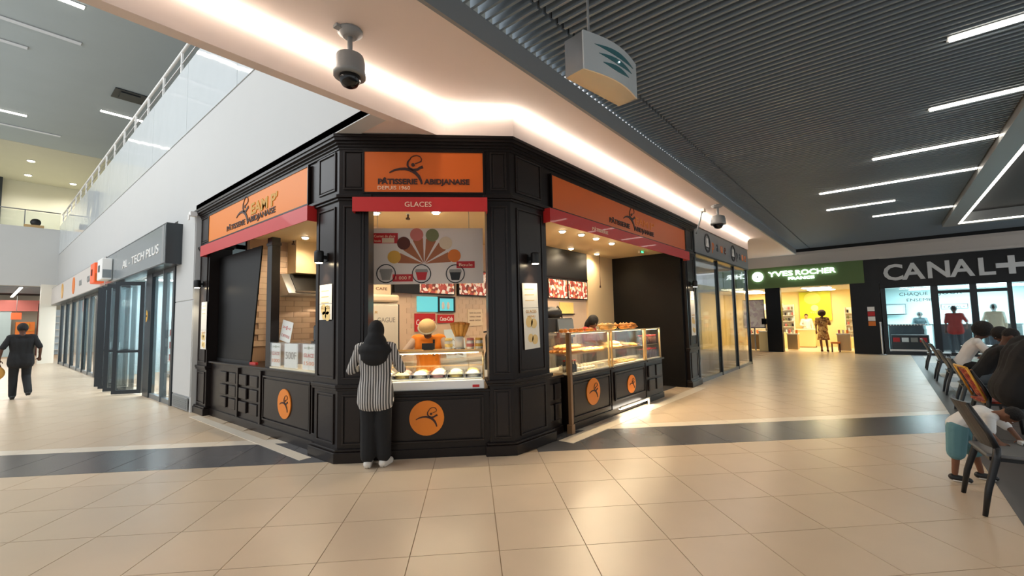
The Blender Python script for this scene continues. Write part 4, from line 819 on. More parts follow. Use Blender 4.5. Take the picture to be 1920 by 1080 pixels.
# ================================================================== FAR SHOPS: GREEN COSMETICS SHOP AND TV SHOP
FX = Matrix.Translation((22.5,0,0)) @ Matrix.Rotation(R_L,4,'Z'); RZ[id(FX)] = R_L
M('green_sign',(94,122,70),.5); M('glow_white',(250,255,255),.4,emit=(240,252,255),es=3.2); M('lime',(206,214,56),.5); M('lime_pale',(230,226,112),.5); M('warm_wall',(246,222,160),.6); M('black_stone',(17,18,21),.33,spec=.3); M('white_gloss',(245,240,228),.3); M('letter_grey',(214,217,219),.3); M('cyan_wall',(184,218,220),.5); M('dark_counter',(44,50,56),.35)
struct('wall_far_fascia', MB().box(22.42,22.7,-8,8,3.70,4.26).box(22.38,22.42,-8,8,3.70,3.80).box(22.38,22.42,-8,8,4.14,4.26), 'plaster_grey','grey plaster band above the far shops','wall')
struct('wall_far_gap', MB().box(22.42,22.7,-8,8,4.26,4.75), 'ceiling_void','dark strip above the grey plaster band','wall')
struct('wall_far_top', MB().box(22.2,22.7,2.72,8,4.17,4.4), 'white_wall','white wall piece above the green sign','wall')
sg = face_thing(FX,'shop_sign','green sign with glowing white YVES ROCHER letters','sign',-3.25,-.12,2.79); part('board','green_sign',sg,(-2.75,2.75,-.02,.0,0,.91)); part('box_body','green_sign',sg,(-2.75,2.75,0,.12,0,.91))
text('lettering','YVES',.30,'glow_white',sg,-.09,-.05,.50,.02,.93,.004); text('lettering','ROCHER',.30,'glow_white',sg,1.15,-.05,.50,.02,1.40,.004); text('lettering','FRANCE',.15,'glow_white',sg,.65,-.05,.32,.02,.94,.006)
MB().prism(circle(-.98,.53,.22,24),-.07,-.03,'y').build('round_logo','glow_white',sg)
sp_ = MB(); 
for k in range(6): a=k*PI/6; sp_.stroke([(-.98-.15*math.cos(a),.53-.15*math.sin(a)),(-.98+.15*math.cos(a),.53+.15*math.sin(a))],.012,-.075,-.07)
sp_.build('logo_petals','green_sign',sg)
struct('wall_shop_pier_1', MB().box(22.4,22.75,3.42,4.0,0,2.8), 'black_stone','black pier between the window and the entrance of the green shop','column')
struct('wall_shop_pier_2', MB().box(22.4,22.75,.06,.98,0,2.8).box(22.4,22.75,.0,.5,2.8,3.7), 'black_stone','black pier between the green shop and the TV shop','column')
struct('wall_green_back', MB().box(27,27.2,-.1,7.2,0,3.2), 'warm_wall','warm cream back wall of the green shop','wall'); struct('wall_green_left', MB().box(22.8,27,6.9,7.0,0,3.2), 'warm_wall','left wall of the green shop','wall'); struct('wall_green_right', MB().box(22.75,27,.06,.2,0,3.2), 'warm_wall','right wall of the green shop','wall'); struct('ceiling_green', MB().box(22.5,27.1,-.1,7.1,2.78,2.9), 'white_wall','ceiling of the green shop','ceiling')
struct('floor_green', MB().box(22.8,27,.2,6.9,-.004,.004), 'tile_pale','pale floor of the green shop','floor')
for i,(x,y) in enumerate([(23.6,2.2),(23.6,4.9),(25.6,2.2),(25.6,4.9)]):
    t = thing('panel_light',['front right','front left','rear right','rear left'][i]+' bright panel in the green shop ceiling','ceiling light',(x,y,2.755),0,'light panels in the green shop'); part('frame','white',t,(-.55,.55,-.55,.55,.0,.022)); part('diffuser','panel_warm',t,(-.5,.5,-.5,.5,-.012,0))
t = face_thing(FX,'wall_panel','lime green wall panel with pale discs, back of the green shop','wall panel',-2.62,4.44,1.30); part('board','lime',t,(-.66,.66,-.04,0,0,1.44)); MB().ell((-.1,-.045,1.1),(.36,.006,.30),20,8).build('disc','lime_pale',t); MB().ell((-.02,-.05,.62),(.16,.008,.16),16,8).build('disc','warm_wall',t); text('lettering','YVES',.12,'warm_wall',t,-.05,-.045,.36,.002,.35)
def product_shelf(lab,y,x,w,h,z0):
    t = face_thing(FX,'product_shelf',lab,'shelf',-y,x,0,'product shelves of the green shop'); part('back_panel','white_gloss',t,(-w/2,w/2,.25,.3,z0,h)); part('base_cabinet','warm_wall',t,(-w/2,w/2,-.1,.3,0,z0)); part('side','white_gloss',t,(-w/2,-w/2+.03,0,.3,z0,h)); part('side','white_gloss',t,(w/2-.03,w/2,0,.3,z0,h))
    n=5
    for k in range(n):
        z=z0+(h-z0)*k/n; part('shelf','white_gloss',t,(-w/2,w/2,0,.3,z,z+.025))
        for q in range(4): part('product',['p_black','paper_blue','p_pink','p_green'][(k+q)%4],t,(-w/2+.08+q*w/4.3,-w/2+.15+q*w/4.3,.06,.14,z+.025,z+.16))
product_shelf('tall white product shelf left of the lime panel',3.62,2.6,.62,2.1,.75); product_shelf('product shelf behind the window of the green shop',4.7,3.6,1.6,2.2,.6); product_shelf('product shelf at the right wall of the green shop',.9,3.4,1.0,1.9,.5)
pic = face_thing(FX,'framed_picture','large pale floral picture in the window of the green shop','picture',-4.62,.5,1.05); patch_mat('floral_print',[(226,214,214),(240,236,232),(214,200,206),(232,226,220)],7); part('canvas','floral_print',pic,(-.42,.42,-.02,0,0,1.25)); frame_bars(-.45,.45,-.03,1.28,.03,-.03,0).build('frame','frame_dark',pic); part('stand','trim_grey',pic,(-.03,.03,-.0,.03,-1.05,0))
tv = face_thing(FX,'monitor','small dark monitor beside the floral picture','monitor',-4.12,.35,1.2); part('screen','black_gloss',tv,(-.16,.16,-.02,.02,.0,.26)); part('stand','frame_dark',tv,(-.02,.02,0,.02,-.3,0)); part('desk','white_gloss',tv,(-.3,.14,-.2,.3,-.34,-.3)); part('desk_body','warm_wall',tv,(-.28,.12,-.18,.28,-1.2,-.34))
for y,x,lab,w in ((3.2,1.1,'pale low table by the entrance pier of the green shop',.45),(1.35,1.0,'display table at the right of the entrance of the green shop',.5),(4.6,.9,'low display box in the window of the green shop',.7)):
    t = face_thing(FX,'display_table',lab,'table',-y,x,0,'display tables of the green shop'); part('top','white_gloss',t,(-w/2,w/2,-.3,.3,.72,.77)); part('body','gold_metal',t,(-w/2+.03,w/2-.03,-.25,.25,.05,.72)); 
    for q in range(3): part('product',['p_pink','offwhite','p_orange'][q],t,(-w/2+.06+q*.14,-w/2+.14+q*.14,-.1,-.02,.77,.92))
t = face_thing(FX,'sales_counter','pale sales counter below the lime panel','counter',-2.95,3.3,0); part('body','warm_wall',t,(-.42,.36,0,.5,0,.85)); part('top','white_gloss',t,(-.46,.40,-.04,.54,.85,.9)); part('plinth','gold_metal',t,(-.42,.36,-.01,.5,0,.06))
t = face_thing(FX,'stool','small wooden stool by the display table at the right of the entrance','stool',-1.62,.55,0); part('seat','p_orange',t,(-.16,.16,-.16,.16,.36,.42)); 
for a in (-.13,.13):
    for b in (-.13,.13): part('leg','p_brown',t,(a-.015,a+.015,b-.015,b+.015,0,.36))
# TV shop
sg = face_thing(FX,'shop_sign','black sign with large grey CANAL+ letters','sign',1.9,-.12,2.54); part('board','black_stone',sg,(-1.95,5.5,-.02,.0,0,1.14)); part('box_body','black_stone',sg,(-1.95,5.5,0,.12,0,1.14))
for s_,x0,x1 in (('C',.09,.66),('A',.62,1.27),('N',1.34,1.93),('A',1.92,2.55),('L',2.62,3.02)): text('lettering',s_,.84,'letter_grey',sg,(x0+x1)/2-1.9,-.06,.30,.04,(x1-x0),.02)
pl_ = MB().box(3.06-1.9,3.80-1.9,-.10,-.02,.50,.66); pl_.box(3.35-1.9,3.51-1.9,-.10,-.02,.28,.50); pl_.box(3.35-1.9,3.51-1.9,-.10,-.02,.66,.90); pl_.build('plus_mark','letter_grey',sg)
cw = face_thing(FX,'shop_window','glazed front of the TV shop with dark frames','shop window',1.9,.0,0)
for x,th in ((-1.87,.14),(-.42,.20),(.58,.18),(1.45,.12),(3.2,.12)): part('post','frame_dark',cw,(x-th/2,x+th/2,-.06,.06,0,2.54))
for a,b,z in ((-1.8,-.52,2.5),(-.32,.49,2.25),(.67,1.39,2.25),(1.51,3.14,2.5)): part('pane','glass',cw,(a,b,-.005,.005,.12,z)); part('bottom_rail','frame_dark',cw,(a,b,-.04,.04,0,.12))
part('transom','frame_dark',cw,(-.32,1.4,-.05,.05,2.25,2.36)); part('pane','glass',cw,(-.32,1.39,-.005,.005,2.36,2.52)); part('sill_strip','white',cw,(-1.8,-.52,-.045,-.04,.14,.20))
for s_,x,z,sz,w in (('CHAQUE',-1.0,2.22,.17,.8),('JOUR',.0,2.22,.17,.62),('ENSEMBLE',-.75,2.0,.15,.9)): text('lettering',s_,sz,'frame_dark',cw,x,-.012,z,.002,w)
bx_ = frame_bars(-.28,.42,1.68,1.86,.015,-.012,-.006).build('print_frame','frame_dark',cw); text('lettering','CANAL+',.12,'frame_dark',cw,.07,-.012,1.72,.002,.55)
for k in range(14): MB().prism(circle(-1.72+.085*k,1.12,.025,8),-.010,-.006,'y').build('window_dot','white',cw)
struct('wall_tv_back', MB().box(28,28.2,-8,0,0,3.2), 'cyan_wall','pale cyan back wall of the TV shop','wall'); struct('wall_tv_side', MB().box(22.75,28,-.06,.04,0,3.2), 'cyan_wall','side wall of the TV shop','wall'); struct('ceiling_tv', MB().box(22.6,28,-8,0,2.75,2.85), 'white_wall','ceiling of the TV shop','ceiling'); struct('floor_tv', MB().box(22.6,28,-8,0,-.004,.005), 'shop_floor','grey floor of the TV shop','floor')
for i,y in enumerate((-1.2,-3.4,-5.6)):
    t = thing('panel_light',['left','middle','right'][i]+' cool ceiling panel in the TV shop','ceiling light',(25.2,y,2.72),0,'light panels in the TV shop'); part('frame','white',t,(-1.25,1.25,-.6,.6,0,.024)); part('diffuser','panel_cool',t,(-1.2,1.2,-.55,.55,-.012,0))
area('tv_shop_fill',(25.4,-3,2.66),(0,0,0),3,4,260,(.86,.97,1))  # added area lamp, brightens the interior beyond its ceiling panels
for k,(x0,x1,lab) in enumerate([(.12,1.2,'dark counter behind the left window of the TV shop'),(1.5,2.7,'dark counter behind the doors of the TV shop'),(2.85,3.9,'dark counter at the right end of the TV shop')]):
    t = face_thing(FX,'sales_counter',lab,'counter',(x0+x1)/2,2.2,0,'counters of the TV shop'); w=(x1-x0)/2; part('body','dark_counter',t,(-w,w,0,.5,0,1.06)); part('top','p_black',t,(-w-.03,w+.03,-.03,.53,1.06,1.1)); part('front_panel','frame_dark',t,(-w+.05,w-.05,-.015,0,.1,1.0))
t = face_thing(FX,'product_display','low display with red and white boxes behind the left window','display',.72,.55,0); part('stand','dark_counter',t,(-.55,.55,0,.4,0,.72))
for q in range(4): part('box',['red','white','p_grey','red'][q],t,(-.5+.26*q,-.3+.26*q,-.02,.1,.45,.62))
t = face_thing(FX,'wall_screen','dark framed screen above the counter of the TV shop','screen',.42,5.2,1.5); part('frame','frame_dark',t,(-.4,.4,-.04,0,0,.5)); part('picture','shop_wall_cool',t,(-.36,.36,-.045,-.04,.04,.46))
nt_ = face_thing(FX,'notice_stack','stack of small white and red notices on the black pier','notice',-.37,-.115,1.10); 
for k,m_ in enumerate(('p_orange','white','red','white')): part('sheet',m_,nt_,(-.11,.11,-.012,0,.19*k,.19*k+.17))
pl_ = thing('barrier_pole','slim pale pole standing in front of the black pier','pole',(22.05,.12,0)); MB().tube([(0,0,0),(0,0,1.2)],.022,8).build('pole_shaft','white',pl_); MB().lathe([(.13,0),(.13,.02),(.03,.04)]).build('foot','trim_grey',pl_); MB().ell((0,0,1.22),(.035,.035,.035),8,6).build('knob','white',pl_)

# ================================================================== CEILING FIXTURES
def dome_camera(lab,x,y,z,drop,r):
    t = thing('dome_camera',lab,'camera',(x,y,z),0,'dome cameras under the soffit')
    MB().lathe([(r*.85,0),(r*.85,-.02),(r*.45,-.06)],(0,0,0),16).build('ceiling_plate','trim_grey',t); MB().tube([(0,0,-.05),(0,0,-drop)],r*.17,10).build('stem','trim_grey',t)
    MB().lathe([(r*.5,-drop+.03),(r*.9,-drop),(r,-drop-.06),(r*1.02,-drop-.14),(r*1.06,-drop-.15),(r*1.06,-drop-.185),(r*.8,-drop-.185)],(0,0,0),18).build('housing','trim_grey',t)
    MB().lathe([(r*.72,-drop-.18),(r*.70,-drop-.22),(r*.5,-drop-.265),(r*.2,-drop-.285)],(0,0,0),18).build('dome','black_gloss',t); part('bracket','trim_grey',t,(-r*1.1,r*.1,-.03,.03,-.03,-.005))
dome_camera('large dome camera hanging from the soffit at upper left',2.02,3.5,4.17,.24,.13); dome_camera('small distant dome camera near the end of the kiosk sign',10.99,2.83,4.17,.27,.16)
bx = thing('hanging_box','silver hanging box with three dark curved slots','device',(2.776,1.583,3.40),math.radians(-8.2))
n = 9; prof = [(i/n*.70,-.055*math.sin(PI*i/n)) for i in range(n+1)]
MB().prism(prof+[(.70,.17),(0,.17)],0,.29).build('casing','steel',bx)
M('silver',(206,212,214),.35,metal=.25); M('slot_teal',(60,110,116),.3)
MB().prism([(x,y-.012) for x,y in prof]+[(x,y+.0) for x,y in prof[::-1]],-.004,.296).build('front_cover','silver',bx)
for k,(a,b,z) in enumerate(((.10,.62,.215),(.14,.58,.155),(.18,.52,.095))):
    m_=12; up=[]; lo=[]
    mb=MB()
    for i in range(m_):
        for j,(u0,u1) in enumerate(((i/m_,(i+1)/m_),)):
            f_=lambda u:(a+(b-a)*u, -.055*math.sin(PI*(a+(b-a)*u)/.70)-.013, .021*math.sin(PI*u))
            p,q=f_(u0),f_(u1); vs=[(p[0],p[1]-.003,z-p[2]),(q[0],q[1]-.003,z-q[2]),(q[0],q[1]-.003,z+q[2]),(p[0],p[1]-.003,z+p[2]),(p[0],p[1]+.004,z-p[2]),(q[0],q[1]+.004,z-q[2]),(q[0],q[1]+.004,z+q[2]),(p[0],p[1]+.004,z+p[2])]
            mb.add(vs,[(0,1,2,3),(4,7,6,5),(0,4,5,1),(3,2,6,7)])
    mb.build('slot','slot_teal',bx)
MB().tube([(.16,.06,.29),(.16,.06,1.02)],.010,8).build('hanging_rod','trim_grey',bx); MB().ell((.36,-.075,.155),(.006,.006,.006),8,6).build('indicator','glow_white',bx)
rd = thing('brace_rod','thin dark slanting rod beside the distant dome camera','rod',(10.9,3.2,3.8)); MB().tube([(-.35,0,-.30),(.20,0,.32)],.02,6).build('rod_bar','frame_grey',rd); part('fixing','offwhite',rd,(.14,.30,-.05,.05,.30,.37))
t = thing('wall_lamp','small white fitting where the kiosk meets the white wall','fitting',(2.54,9.98,3.68)); part('fitting_body','white',t,(-.05,.06,-.06,.06,0,.08)); part('spout','white',t,(-.07,-.05,-.03,.03,-.08,.02))

# ================================================================== CAFE FURNITURE
def cafe_chair(lab, x, y, rz, seat_m='black', back_m='black', leg_m='black', trim=None, group='cafe chairs along the carpet edge'):
    """faces local +y; backrest at local y = -.22"""
    t = thing('cafe_chair', lab, 'chair', (x,y,0), rz, group)
    MB().prism([(-.22,-.22),(.22,-.22),(.25,.22),(.18,.25),(-.18,.25),(-.25,.22)],.435,.46).build('seat', seat_m, t, bevel=.008)
    MB().prism([(-.20,-.20),(.20,-.20),(.22,.20),(-.22,.20)],.405,.435).build('seat_apron', leg_m, t)
    for s in (-1,1):
        MB().tube([(s*.235,-.16,.50),(s*.235,-.20,.62),(s*.225,-.30,.83)],[.022,.021,.017],8).build('back_upright', leg_m, t)
        MB().tube([(s*.235,-.16,.52),(s*.235,-.17,.43),(s*.26,-.235,.2),(s*.27,-.27,0)],[.024,.026,.022,.016],8).build('leg', leg_m, t)
        MB().tube([(s*.225,.19,.43),(s*.235,.22,.2),(s*.24,.235,0)],[.022,.02,.015],8).build('leg', leg_m, t)
    mb = MB(); n = 8
    pts = [(-.225+.45*i/n, -.045*math.sin(PI*i/n)) for i in range(n+1)]
    for i in range(n):
        (xa,ya),(xb,yb) = pts[i],pts[i+1]
        def P(xx,yy,z): return (xx, yy-.16-.14*(z-.5)/.33, z)
        vs = [P(xa,ya,.50),P(xb,yb,.50),P(xb,yb+.02,.50),P(xa,ya+.02,.50),P(xa,ya,.84),P(xb,yb,.84),P(xb,yb+.02,.84),P(xa,ya+.02,.84)]
        mb.add(vs,[(0,1,2,3),(4,7,6,5),(0,4,5,1),(2,6,7,3),(0,3,7,4),(1,5,6,2)])
    bmesh_o = mb.build('backrest', back_m, t)
    if trim:
        for s in (-1,1): MB().tube([(s*.24,-.19,.47),(s*.24,-.34,.86)],.014,8).build('gilt_edge', trim, t)
        MB().tube([(-.24,-.34,.86),(.24,-.34,.86)],.014,8).build('gilt_edge', trim, t)
    return t
M('chair_black',(26,27,29),.4,spec=.5); M('seat_grey',(104,104,104),.45); M('chair_slate',(52,60,66),.4); M('gold_paint',(218,164,66),.35,metal=.4); patch_mat('red_brocade',[(150,34,26),(120,26,22),(176,60,34),(150,40,28),(190,120,60)],30,.6)
cafe_chair('black cafe chair nearest the viewer, seen from behind, child leaning on it',5.28,-.73,PI+.12,'seat_grey','chair_black','chair_black')
cafe_chair('red brocade chair with gilt edges behind the child',8.2,-1.05,PI+.14,'red_brocade','red_brocade','chair_black','gold_paint')
cafe_chair('dark cafe chair under the person in the white shirt',12.0,-1.08,PI,'chair_slate','chair_slate','chair_slate')
cafe_chair('empty dark cafe chair behind the white-shirted person',14.3,-1.10,PI,'chair_slate','chair_slate','chair_slate')
cafe_chair('farthest dark cafe chair, nearest the TV shop',16.9,-1.08,PI,'chair_slate','chair_slate','chair_slate')
cafe_chair('dark cafe chair under the person in black and red',9.9,-1.06,PI,'chair_slate','chair_slate','chair_slate')
M('table_grey',(150,166,172),.25)
for x,y,lab in ((12.5,-1.72,'cafe table with papers between the white shirt and the pink top'),(9.3,-1.75,'cafe table beside the person in black and red'),(15.4,-1.75,'empty cafe table near the TV shop')):
    t = thing('cafe_table',lab,'table',(x,y,0),0,'cafe tables'); MB().lathe([(.34,.715),(.36,.72),(.36,.745),(.34,.75)],(0,0,0),24).build('table_top','table_grey',t); MB().tube([(0,0,.03),(0,0,.72)],.035,10).build('pedestal','chair_black',t); MB().lathe([(.24,0),(.24,.02),(.05,.05)],(0,0,0),20).build('foot','chair_black',t)
for x,y,m_,lab in ((12.35,-1.62,'white','white cup on the cafe table'),(12.62,-1.58,'p_orange','small orange bottle on the cafe table')):
    t = thing('cup',lab,'cup',(x,y,.75)); MB().lathe([(.025,0),(.038,.07),(.034,.07),(.02,.01)],(0,0,0),12).build('cup_body',m_,t); MB().tube([(.035,0,.05),(.055,0,.045),(.05,0,.02),(.03,0,.02)],.005,6).build('handle',m_,t)
for x,y,rz,lab in ((12.3,-1.80,.3,'sheet of paper on the cafe table, left'),(12.6,-1.86,-.5,'sheet of paper on the cafe table, right')):
    t = thing('paper_sheet',lab,'paper',(x,y,.7505),rz); part('sheet','paper',t,(-.11,.11,-.15,.15,0,.002)); part('print','p_grey',t,(-.08,.08,-.1,.1,.002,.0025))

# ================================================================== PEOPLE
M('skin_dark',(86,54,40),.55,var=.04); M('skin_mid',(120,78,56),.55,var=.04); M('skin_light',(196,146,112),.55); M('hair',(20,16,15),.75,bump=.6,bscale=60); M('hair_brown',(58,34,26),.8,bump=.7,bscale=50); M('eye_white',(230,226,220),.3); M('lip',(110,58,52),.5)
M('cloth_black',(22,22,24),.85,bump=.15,bscale=15); M('cloth_hijab',(17,17,19),.8,bump=.2,bscale=10); M('cloth_white',(226,226,224),.85,bump=.15,bscale=14); M('cloth_orange',(236,132,28),.8); M('cloth_red',(166,40,34),.8,bump=.1,bscale=14); M('cloth_cream',(220,216,190),.85); M('cloth_teal',(96,140,148),.85,bump=.2,bscale=16); M('cloth_pink',(222,164,146),.85); M('denim',(74,84,94),.85); M('cloth_sleeve',(190,168,152),.85); M('sole_white',(228,224,216),.6); M('straw',(226,190,134),.8,var=.1,scale=60); M('cloth_dark_teal',(50,72,78),.85)
stripe_mat('cloth_striped',(196,192,188),(60,58,58),34,.85,0,.55); patch_mat('cloth_floral',[(196,152,92),(214,178,120),(120,84,52),(204,160,96),(160,110,66)],16,.85)
J0 = dict(head=(0,.02,1.575), neck=(0,-.01,1.43), chest=(0,0,1.28), belly=(0,0,1.08), pelvis=(0,0,.93),
  shL=(-.18,0,1.385), elL=(-.235,-.02,1.10), wrL=(-.24,.06,.86), shR=(.18,0,1.385), elR=(.235,-.02,1.10), wrR=(.24,.06,.86),
  hipL=(-.095,0,.90), knL=(-.10,.02,.49), anL=(-.10,-.02,.09), hipR=(.095,0,.90), knR=(.10,.02,.49), anR=(.10,-.02,.09))
def blob(mb, name, mat, parent, vox, sm=4):
    o = mb.build(name, mat, parent)
    r = o.modifiers.new('remesh','REMESH'); r.mode = 'VOXEL'; r.voxel_size = vox; r.use_smooth_shade = True
    s = o.modifiers.new('smooth','SMOOTH'); s.factor = .5; s.iterations = sm
    return o
V3 = Vector
def hand(mb, el, wr, side, curl=.5):
    d = (wr-el).normalized(); up = V3((0,0,1)) if abs(d.z) < .8 else V3((0,1,0)); lat = d.cross(up).normalized(); dn = lat.cross(d).normalized()
    if dn.z > 0 and abs(d.z) < .8: dn = -dn
    pe = wr + d*.085
    for o in (-.026,-.009,.009,.026): mb.cap(wr+d*.015+lat*o*.7, pe+lat*o, .016, .013, 8)
    for i,(o,L) in enumerate(((-.03,.062),(-.01,.076),(.011,.072),(.031,.056))):
        a = pe+lat*o; b = a+(d*math.cos(curl*.6)+dn*math.sin(curl*.6))*L*.55; c = b+(d*math.cos(curl*1.5)+dn*math.sin(curl*1.5))*L*.5
        mb.cap(a,b,.0092,.0085,8); mb.cap(b,c,.0085,.007,8)
    a = wr+d*.03-lat*side*.03; b = a+(d*.6-lat*side*.7)*.05; mb.cap(a,b,.013,.011,8); mb.cap(b,b+(d*.9-lat*side*.2)*.035,.011,.009,8)
def person(label, loc, rz, h, pose=None, skin='skin_dark', top='cloth_black', sleeve=1.0, sleeve_m=None, hem=.88, bottom='cloth_black', bkind='trousers', hair=None, shoes='chair_black', vox=.014, wide=1.0, group=None, legw=1.0, headgear=None, fat=0):
    t = thing('person', label, 'person', loc, rz, group); k = h/1.70; t.scale = (k,k,k)
    J = dict(J0); J.update(pose or {}); J = {a: V3(b) for a,b in J.items()}
    hd = J['head']; hdir = (hd-J['neck']).normalized(); fw = (J.get('look', V3((0,1,0)))); fw = (fw-hdir*fw.dot(hdir)).normalized(); rt = fw.cross(hdir)
    RM = Matrix((rt,fw,hdir)).transposed()
    H = lambda x,y,z: hd + RM @ V3((x,y,z))
    b = MB()
    b.ell(hd,(.074,.094,.112),14,10,RM); b.ell(H(0,.03,-.06),(.056,.06,.058),12,8,RM); b.ell(H(0,.098,-.012),(.013,.02,.026),8,6,RM)
    for s in (-1,1): b.ell(H(s*.077,-.01,-.005),(.012,.022,.032),8,6,RM)
    b.cap(J['neck'],H(0,-.012,-.07),.052,.05)
    def torso(mb,g,wd=1.0):
        mb.cap(J['chest'],J['belly'],.092+g,.088+g); mb.cap(J['belly'],J['pelvis'],.088+g,.10+g)
        for s,q in ((-1,'L'),(1,'R')):
            sh = J['sh'+q]; hp = J['hip'+q]; c = J['chest']; bl = J['belly']; pv = J['pelvis']; ux = (J['shR']-J['shL']).normalized()
            mb.cap(c+ux*s*.085*wd,bl+ux*s*.07*wd,.088+g,.08+g); mb.cap(bl+ux*s*.07*wd,pv+ux*s*.075*wd,.08+g,.092+g)
            mb.cap(J['neck']-V3((0,0,.03)),sh,.045+g*.6,.058+g*.8); mb.cap(c+ux*s*.09*wd,sh-ux*s*.04,.09+g,.06+g)
    torso(b,-.004,wide)
    for q,s in (('L',-1),('R',1)):
        b.cap(J['sh'+q],J['el'+q],.046,.036); b.cap(J['el'+q],J['wr'+q],.036,.026); hand(b,J['el'+q],J['wr'+q],s)
        b.cap(J['hip'+q],J['kn'+q],.076,.052); b.cap(J['kn'+q],J['an'+q]+V3((0,0,.02)),.052,.036)
        an = J['an'+q]; fd = V3(J.get('foot'+q,(0,1,0))); b.cap(an-V3((0,0,.04)),an+fd*.15-V3((0,0,.055)),.036,.028)
    blob(b,'body',skin,t,vox)
    # clothes
    c = MB(); torso(c,.016+fat,wide*1.03)
    hemz = V3(J['pelvis']); 
    if hem < .85:
        dz = (.93-hem)
        for s in (-1,1): c.cap(J['pelvis']+V3((s*.07*wide,0,0)),J['pelvis']+V3((s*.065*wide,0,-dz)),.128,.142)
    blob(c,'top',top,t,vox)
    if sleeve > 0:
        for q in 'LR':
            m_ = MB(); sh,el,wr = J['sh'+q],J['el'+q],J['wr'+q]
            if sleeve <= .5: m_.cap(sh,sh+(el-sh)*min(1,sleeve*2),.064,.058)
            else: m_.cap(sh,el,.064,.052); m_.cap(el,el+(wr-el)*(sleeve-.5)*2,.052,.042)
            blob(m_,'sleeve',sleeve_m or top,t,vox)
    if bkind in ('trousers','shorts'):
        m_ = MB()
        for q,s in (('L',-1),('R',1)):
            m_.cap(J['pelvis']+V3((s*.06,0,0)),J['hip'+q],.106,.10); end = J['an'+q]+V3((0,0,.0))
            if bkind == 'shorts': m_.cap(J['hip'+q],J['kn'+q],.10*legw,.088*legw)
            else: m_.cap(J['hip'+q],J['kn'+q],.098,.072*legw); m_.cap(J['kn'+q],end+V3((0,0,.05 if legw > 1.3 else 0)),.072*legw,.060*legw)
        blob(m_,bkind,bottom,t,vox)
    else:
        m_ = MB(); p = J['pelvis']; m_.lathe([(.12,.12),(.155,0),(.19,-.2),(.225,-.43),(.21,-.44),(.14,-.1)],(p.x,p.y,p.z),20).build('skirt',bottom,t)
    for q in 'LR':
        an = J['an'+q]; fd = V3(J.get('foot'+q,(0,1,0))); s_ = MB(); s_.cap(an-fd*.03-V3((0,0,.035)),an+fd*.15-V3((0,0,.05)),.048,.038)
        o = blob(s_,'shoe',shoes,t,min(vox,.012)); so = MB(); so.cap(an-fd*.03-V3((0,0,.074)),an+fd*.155-V3((0,0,.076)),.014,.012); so.cap(an-fd*.02-V3((.022,0,.074)),an+fd*.14-V3((.022,0,.076)),.014,.012); so.cap(an-fd*.02-V3((-.022,0,.074)),an+fd*.14-V3((-.022,0,.076)),.014,.012); so.build('sole','sole_white' if shoes in('sole_white','sneaker') else 'chair_black',o)
    # face
    for s in (-1,1):
        e = MB().ell(H(s*.031,.083,.012),(.013,.008,.008),8,6,RM).build('eye','eye_white',t); MB().ell(H(s*.031,.090,.012),(.006,.004,.006),8,6,RM).build('iris','chair_black',e)
    MB().ell(H(0,.088,-.058),(.024,.008,.008),10,6,RM).build('mouth','lip',t)
    if hair:
        m_ = MB()
        for (cx,cy,cz),(rx,ry,rz_) in hair[1]: m_.ell(H(cx,cy,cz),(rx,ry,rz_),14,10,RM)
        blob(m_,'hair',hair[0],t,.014,2)
    if headgear: headgear(t,H,RM)
    return t
HAIR_SHORT = [((0,-.02,.035),(.084,.098,.095))]; HAIR_AFRO = [((0,-.03,.05),(.15,.15,.15))]; HAIR_LONG = [((0,-.02,.03),(.092,.106,.105)),((0,-.07,-.10),(.10,.06,.16))]
# --- customer in the hijab
def hijab(t,H,RM):
    m_ = MB(); m_.ell(H(0,-.012,.012),(.098,.118,.132),16,12,RM); m_.ell(H(0,-.035,-.10),(.105,.11,.13),14,10,RM); m_.ell(V3((0,-.03,1.365)),(.205,.14,.11),16,10); m_.ell(V3((0,-.03,1.45)),(.135,.12,.12),16,10); m_.ell(V3((0,-.085,1.30)),(.165,.075,.125),16,10); m_.ell(V3((.0,.06,1.33)),(.13,.09,.12),14,8)
    blob(m_,'hijab','cloth_hijab',t,.012,6)
person('customer in black hijab and striped shirt standing at the ice cream counter',(2.86,4.37,0),-PI/4,1.585,dict(elL=(-.30,.03,1.12),wrL=(-.17,.24,1.16),elR=(.30,.03,1.12),wrR=(.17,.24,1.18),anL=(-.085,-.02,.09),anR=(.095,.0,.09),footR=(.35,.93,0),knL=(-.075,.01,.49),knR=(.08,.01,.49)),
  skin='skin_mid',top='cloth_striped',sleeve=.85,hem=.76,bottom='cloth_black',shoes='sole_white',wide=1.12,legw=1.45,headgear=hijab,vox=.012)
# --- vendor
def straw_hat(t,H,RM):
    m_ = MB(); m_.ell(H(0,.0,.07),(.118,.128,.085),18,10,RM); o = m_.build('straw_hat','straw',t); MB().ell(H(0,.0,.045),(.135,.145,.022),20,6,RM).build('hat_brim','cream_food',o)
vl = at(FF,-.60,.98,0)
def apron(t,H,RM):
    straw_hat(t,H,RM); part('name_strap','black',t,(-.10,-.07,.11,.125,1.15,1.38)); 
person('vendor in orange top and round straw hat bending over the ice cream case',(vl[0],vl[1],0),PI*.75,1.64,dict(head=(.0,.17,1.52),neck=(0,.07,1.41),chest=(0,.04,1.27),look=V3((0,.6,-.8)),elR=(.33,.10,1.20),wrR=(.36,.26,1.19),elL=(-.30,.12,1.20),wrL=(-.40,.26,1.20)),
  skin='skin_dark',top='cloth_orange',sleeve=.95,sleeve_m='cloth_sleeve',bottom='cloth_black',hair=('hair',HAIR_SHORT),headgear=apron,vox=.010)
